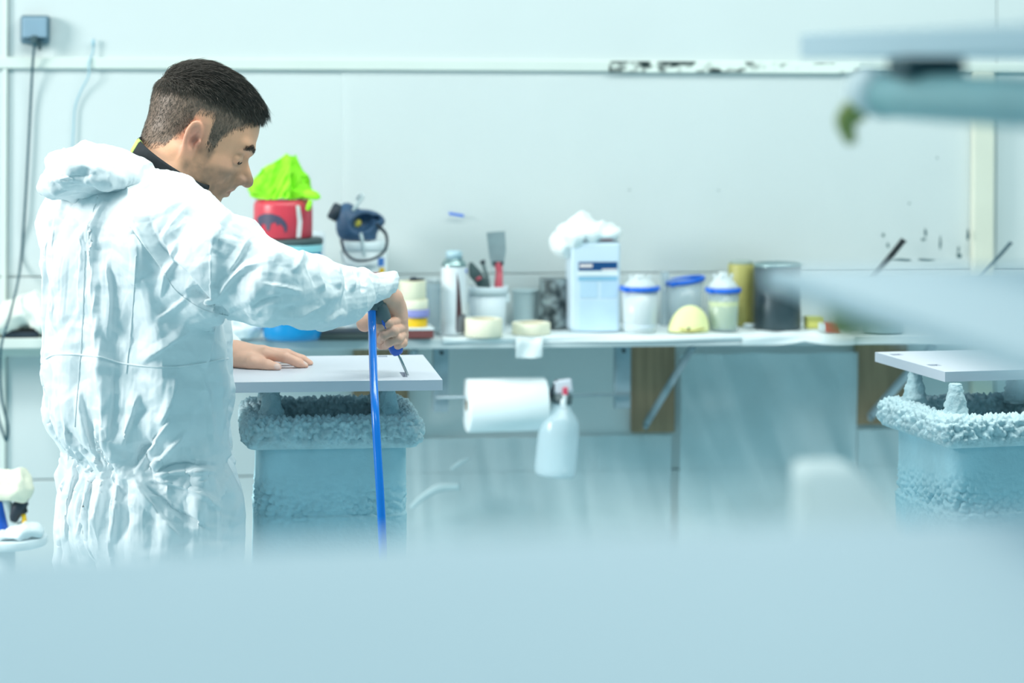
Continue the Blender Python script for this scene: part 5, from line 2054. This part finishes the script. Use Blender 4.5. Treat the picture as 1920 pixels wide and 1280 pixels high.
# ------------------------------------------------------------------ on the wall
sk = W(67, 56, 0.0)
so = item('wall_socket', 'grey wall socket box with plugged-in cable at the upper left', 'socket', (sk.x, sk.y, sk.z))
ss = F / sk.y
wS, hS = 54 / ss, 54 / ss
m_sock = mat('socket_grey', (132, 160, 178), .4, var=.04)
rbox('back_box', (wS, .030, hS), mat('socket_dark', (86, 116, 130), .5), so, (0, -.0155, 0), .008, 3)
rbox('flap', (wS * .84, .012, hS * .70), m_sock, so, (0, -.037, hS * .07), .004, 3)
rbox('plug', (.016, .026, .020), mat('dark_rubber', (60, 84, 90)), so, (-.001, -.042, -hS * .34), .004, 3)
rbox('latch', (.008, .010, .022), mat('dark_rubber', (60, 84, 90)), so, (.012, -.03, -hS * .56), .002)


def wcable(name, label, pts, r, m, d):
    P_ = [np.array(W(u, v, dd)) for (u, v), dd in zip(pts, d)]
    base = P_[-1].copy()
    t_ = thing(name, label, 'cable', tuple(base))
    v, f = tube(spline(P_, 8), r, 8)
    link_mesh('lead', v - base, f, m, t_)
    v, f = tube([P_[0] + (0, 0, .006), P_[0] - (0, 0, .012)], r * 1.8, 8)
    link_mesh('strain_relief', v - base, f, m, t_)


wcable('power_cable', 'dark power cable hanging from the wall socket', [(66, 78), (62, 110), (58, 180), (53, 280), (46, 400), (38, 500), (22, 578), (4, 640), (0, 690), (4, 750), (15, 800), (12, 826), (2, 800), (-14, 740)],
       .0032, mat('dark_teal_cable', (40, 84, 96), .4), [.046, .03, .012, .01, .01, .012, .15, .18, .16, .13, .10, .09, .09, .09])
wcable('thin_cable', 'thin pale grey cable hanging loose on the wall behind the worker', [(175, 78), (174, 98), (167, 118), (166, 142), (152, 170), (141, 200), (138, 240), (136, 290), (138, 350)],
       .0022, mat('pale_cable', (150, 190, 204), .5), [.012, .012, .018, .020, .012, .008, .008, .008, .008])
o = item('blue_tape_strip', 'small blue strip of tape stuck on the wall above the spray can', 'tape', tuple(W(855, 402, .0145)))
rbox('strip', (.038, .001, .006), m_ring, o, (0, -.0008, 0), .0003, rot=roty(RAD(10)))
rbox('strip_end', (.007, .0014, .0062), m_ring, o, (.0165, -.0012, -.0029), .0003, rot=roty(RAD(22)))

# paint splashes on the wall, right
m_spl = mat('dried_splash', (60, 92, 96), .6, var=.3, vscale=50)
rngs = random.Random(4)
SPL = ['short dark vertical splash high between the black handle and the cream post', 'small slanting dark splash just under the short vertical splash',
       'tall faint vertical splash midway between the handle and the post', 'darkest round splash above the board left of the cream post',
       'thin drip rising from the darkest round splash', 'faint slanting splash touching the cream post', 'grey dot up and left of the thick black handle',
       'short dark mark just left of the thick black handle', 'wide flat smear right of the thick black handle', 'arched flat smear left of the darkest round splash',
       'lone tiny speck on the wall film below the teal rack arm', 'topmost tiny speck on the wall film near the cream post', 'tiny speck on the wall film up and right of the white rag',
       'tiny speck on the wall film above the mixing cups']
for k, (u, v_, w_, h_) in enumerate(((1735, 436, 5, 16), (1731, 449, 9, 6), (1763, 455, 4, 22), (1798, 480, 9, 14), (1797, 468, 4, 14), (1815, 440, 6, 18), (1656, 441, 6, 6), (1665, 460, 5, 9), (1693, 488, 38, 6), (1735, 488, 32, 6), (1705, 381, 4, 4), (1757, 296, 3, 4), (1180, 356, 4, 3), (1347, 357, 3, 3))):
    p = W(u, v_, .036 if u > 1640 else .024)
    o = item('paint_splash', SPL[k], 'splash', tuple(p), 0,
             'dried paint splashes' if u > 1640 and v_ > 390 else 'specks on the film')
    n_ = 14
    ph = rngs.random() * 6
    ring = [(w_ / 2 / F * p.y * math.cos(a) * (1 + .3 * math.sin(3 * a + ph)), -.0006, h_ / 2 / F * p.y * math.sin(a) * (1 + .3 * math.sin(2 * a + ph * 2))) for a in [2 * math.pi * i / n_ for i in range(n_)]]
    V_ = ring + [(x, 0.0006, z) for x, y, z in ring]
    link_mesh('splash_mark', V_, [tuple(range(n_)), tuple(range(n_, 2 * n_))[::-1]] + [(i, (i + 1) % n_, (i + 1) % n_ + n_, i + n_) for i in range(n_)], m_spl, o, True)

# ------------------------------------------------------------------ lower left: little table with a spray gun under a cream rag
yl = 5.3
tz = P(40, 1004, yl).z
tb = P(10, 1004, yl)
tab = thing('round_table', 'small round white side table at the lower left edge', 'table', (tb.x, tb.y, 0))
rad = 78 / F * yl
turn('table_top', [(rad * .97, tz - .02), (rad, tz - .016), (rad, tz - .003), (rad * .98, tz), (.001, tz)], m_white, tab, 48)
turn('pedestal', [(.022, .01), (.022, tz - .02)], m_white, tab, 20)
turn('foot', [(.13, 0), (.13, .01), (.03, .025)], m_white, tab, 36)
g = lambda u, v, dy=0.0: A(u, v, yl + dy)
base = np.array((tb.x, tb.y, tz))
gn = thing('spray_gun', 'spray gun with black nozzle and blue cup standing on the side table', 'spray gun', tuple(base))
for nm, pts, rr, mm in (('body', [g(22, 975), g(34, 952), g(46, 938)], [.012, .016, .012], m_maskd), ('nozzle', [g(40, 945), g(50, 932)], [.008, .007], mat('black_plastic', (14, 24, 28))),
                        ('air_cap', [g(44, 955), g(48, 962)], [.009, .006], mat('black_plastic', (14, 24, 28))), ('handle', [g(10, 930), g(16, 960), g(28, 1003)], [.012, .012, .013], mat('buckle_grey', (190, 205, 208))),
                        ('cup', [g(-4, 940), g(2, 1000)], [.016, .022], mat('blue_plastic', (20, 88, 190))), ('yellow_tag', [g(44, 962), g(46, 980)], [.005, .006], mat('yellow_tape', (236, 190, 30)))):
    v, f = tube(spline(pts), rr, 12)
    v[:, 2] = np.maximum(v[:, 2], tz + .0015)
    link_mesh(nm, v - base, f, mm, gn)
rg = thing('cream_rag', 'cream rag draped over the spray gun at the lower left', 'rag', tuple(g(20, 930)))
cloth('cloth', [(g(20, 905), (.040, .04, .022)), (g(5, 895), (.04, .04, .018)), (g(38, 918), (.020, .03, .020)), (g(12, 920), (.040, .035, .016))], mat('cream_rag_cloth', (238, 236, 214), .8), rg, g(20, 930), .006, .008, 20, 1.1, .016, 40, .015)
o = thing('folded_cloth', 'folded white cloth lying on the side table at the lower left', 'cloth', tuple(g(40, 1000)))
cloth('cloth', [(g(46, 992, -.02), (.034, .05, .012)), (g(66, 997, -.02), (.016, .03, .007)), (g(20, 1004, -.05), (.034, .03, .008))], m_white, o, g(40, 1000), .005, .005, 24, 1.08, .010, 44, .012, tz + .001)

# pale strip lying against the lower wall film
pp = [np.array(W(u, v_, .09)) for u, v_ in ((770, 952), (795, 930), (825, 914), (862, 912))]
base = pp[0]
o = thing('tape_curl', 'pale curl of tape on the lower wall film right of the middle stand', 'tape', tuple(base))
v, f = tube(spline(pp), [.005, .008, .011, .008], 8, flat=(1, .25))
link_mesh('tape_strip', v - base, f, mat('old_tape', (186, 208, 212), .7), o)
v, f = tube(spline([np.array(W(u, v_, .085)) for u, v_ in ((845, 880), (865, 866), (880, 858))]), [.003, .006, .002], 8, flat=(1, .25))
link_mesh('tape_end', v - base, f, mat('old_tape', (186, 208, 212)), o)
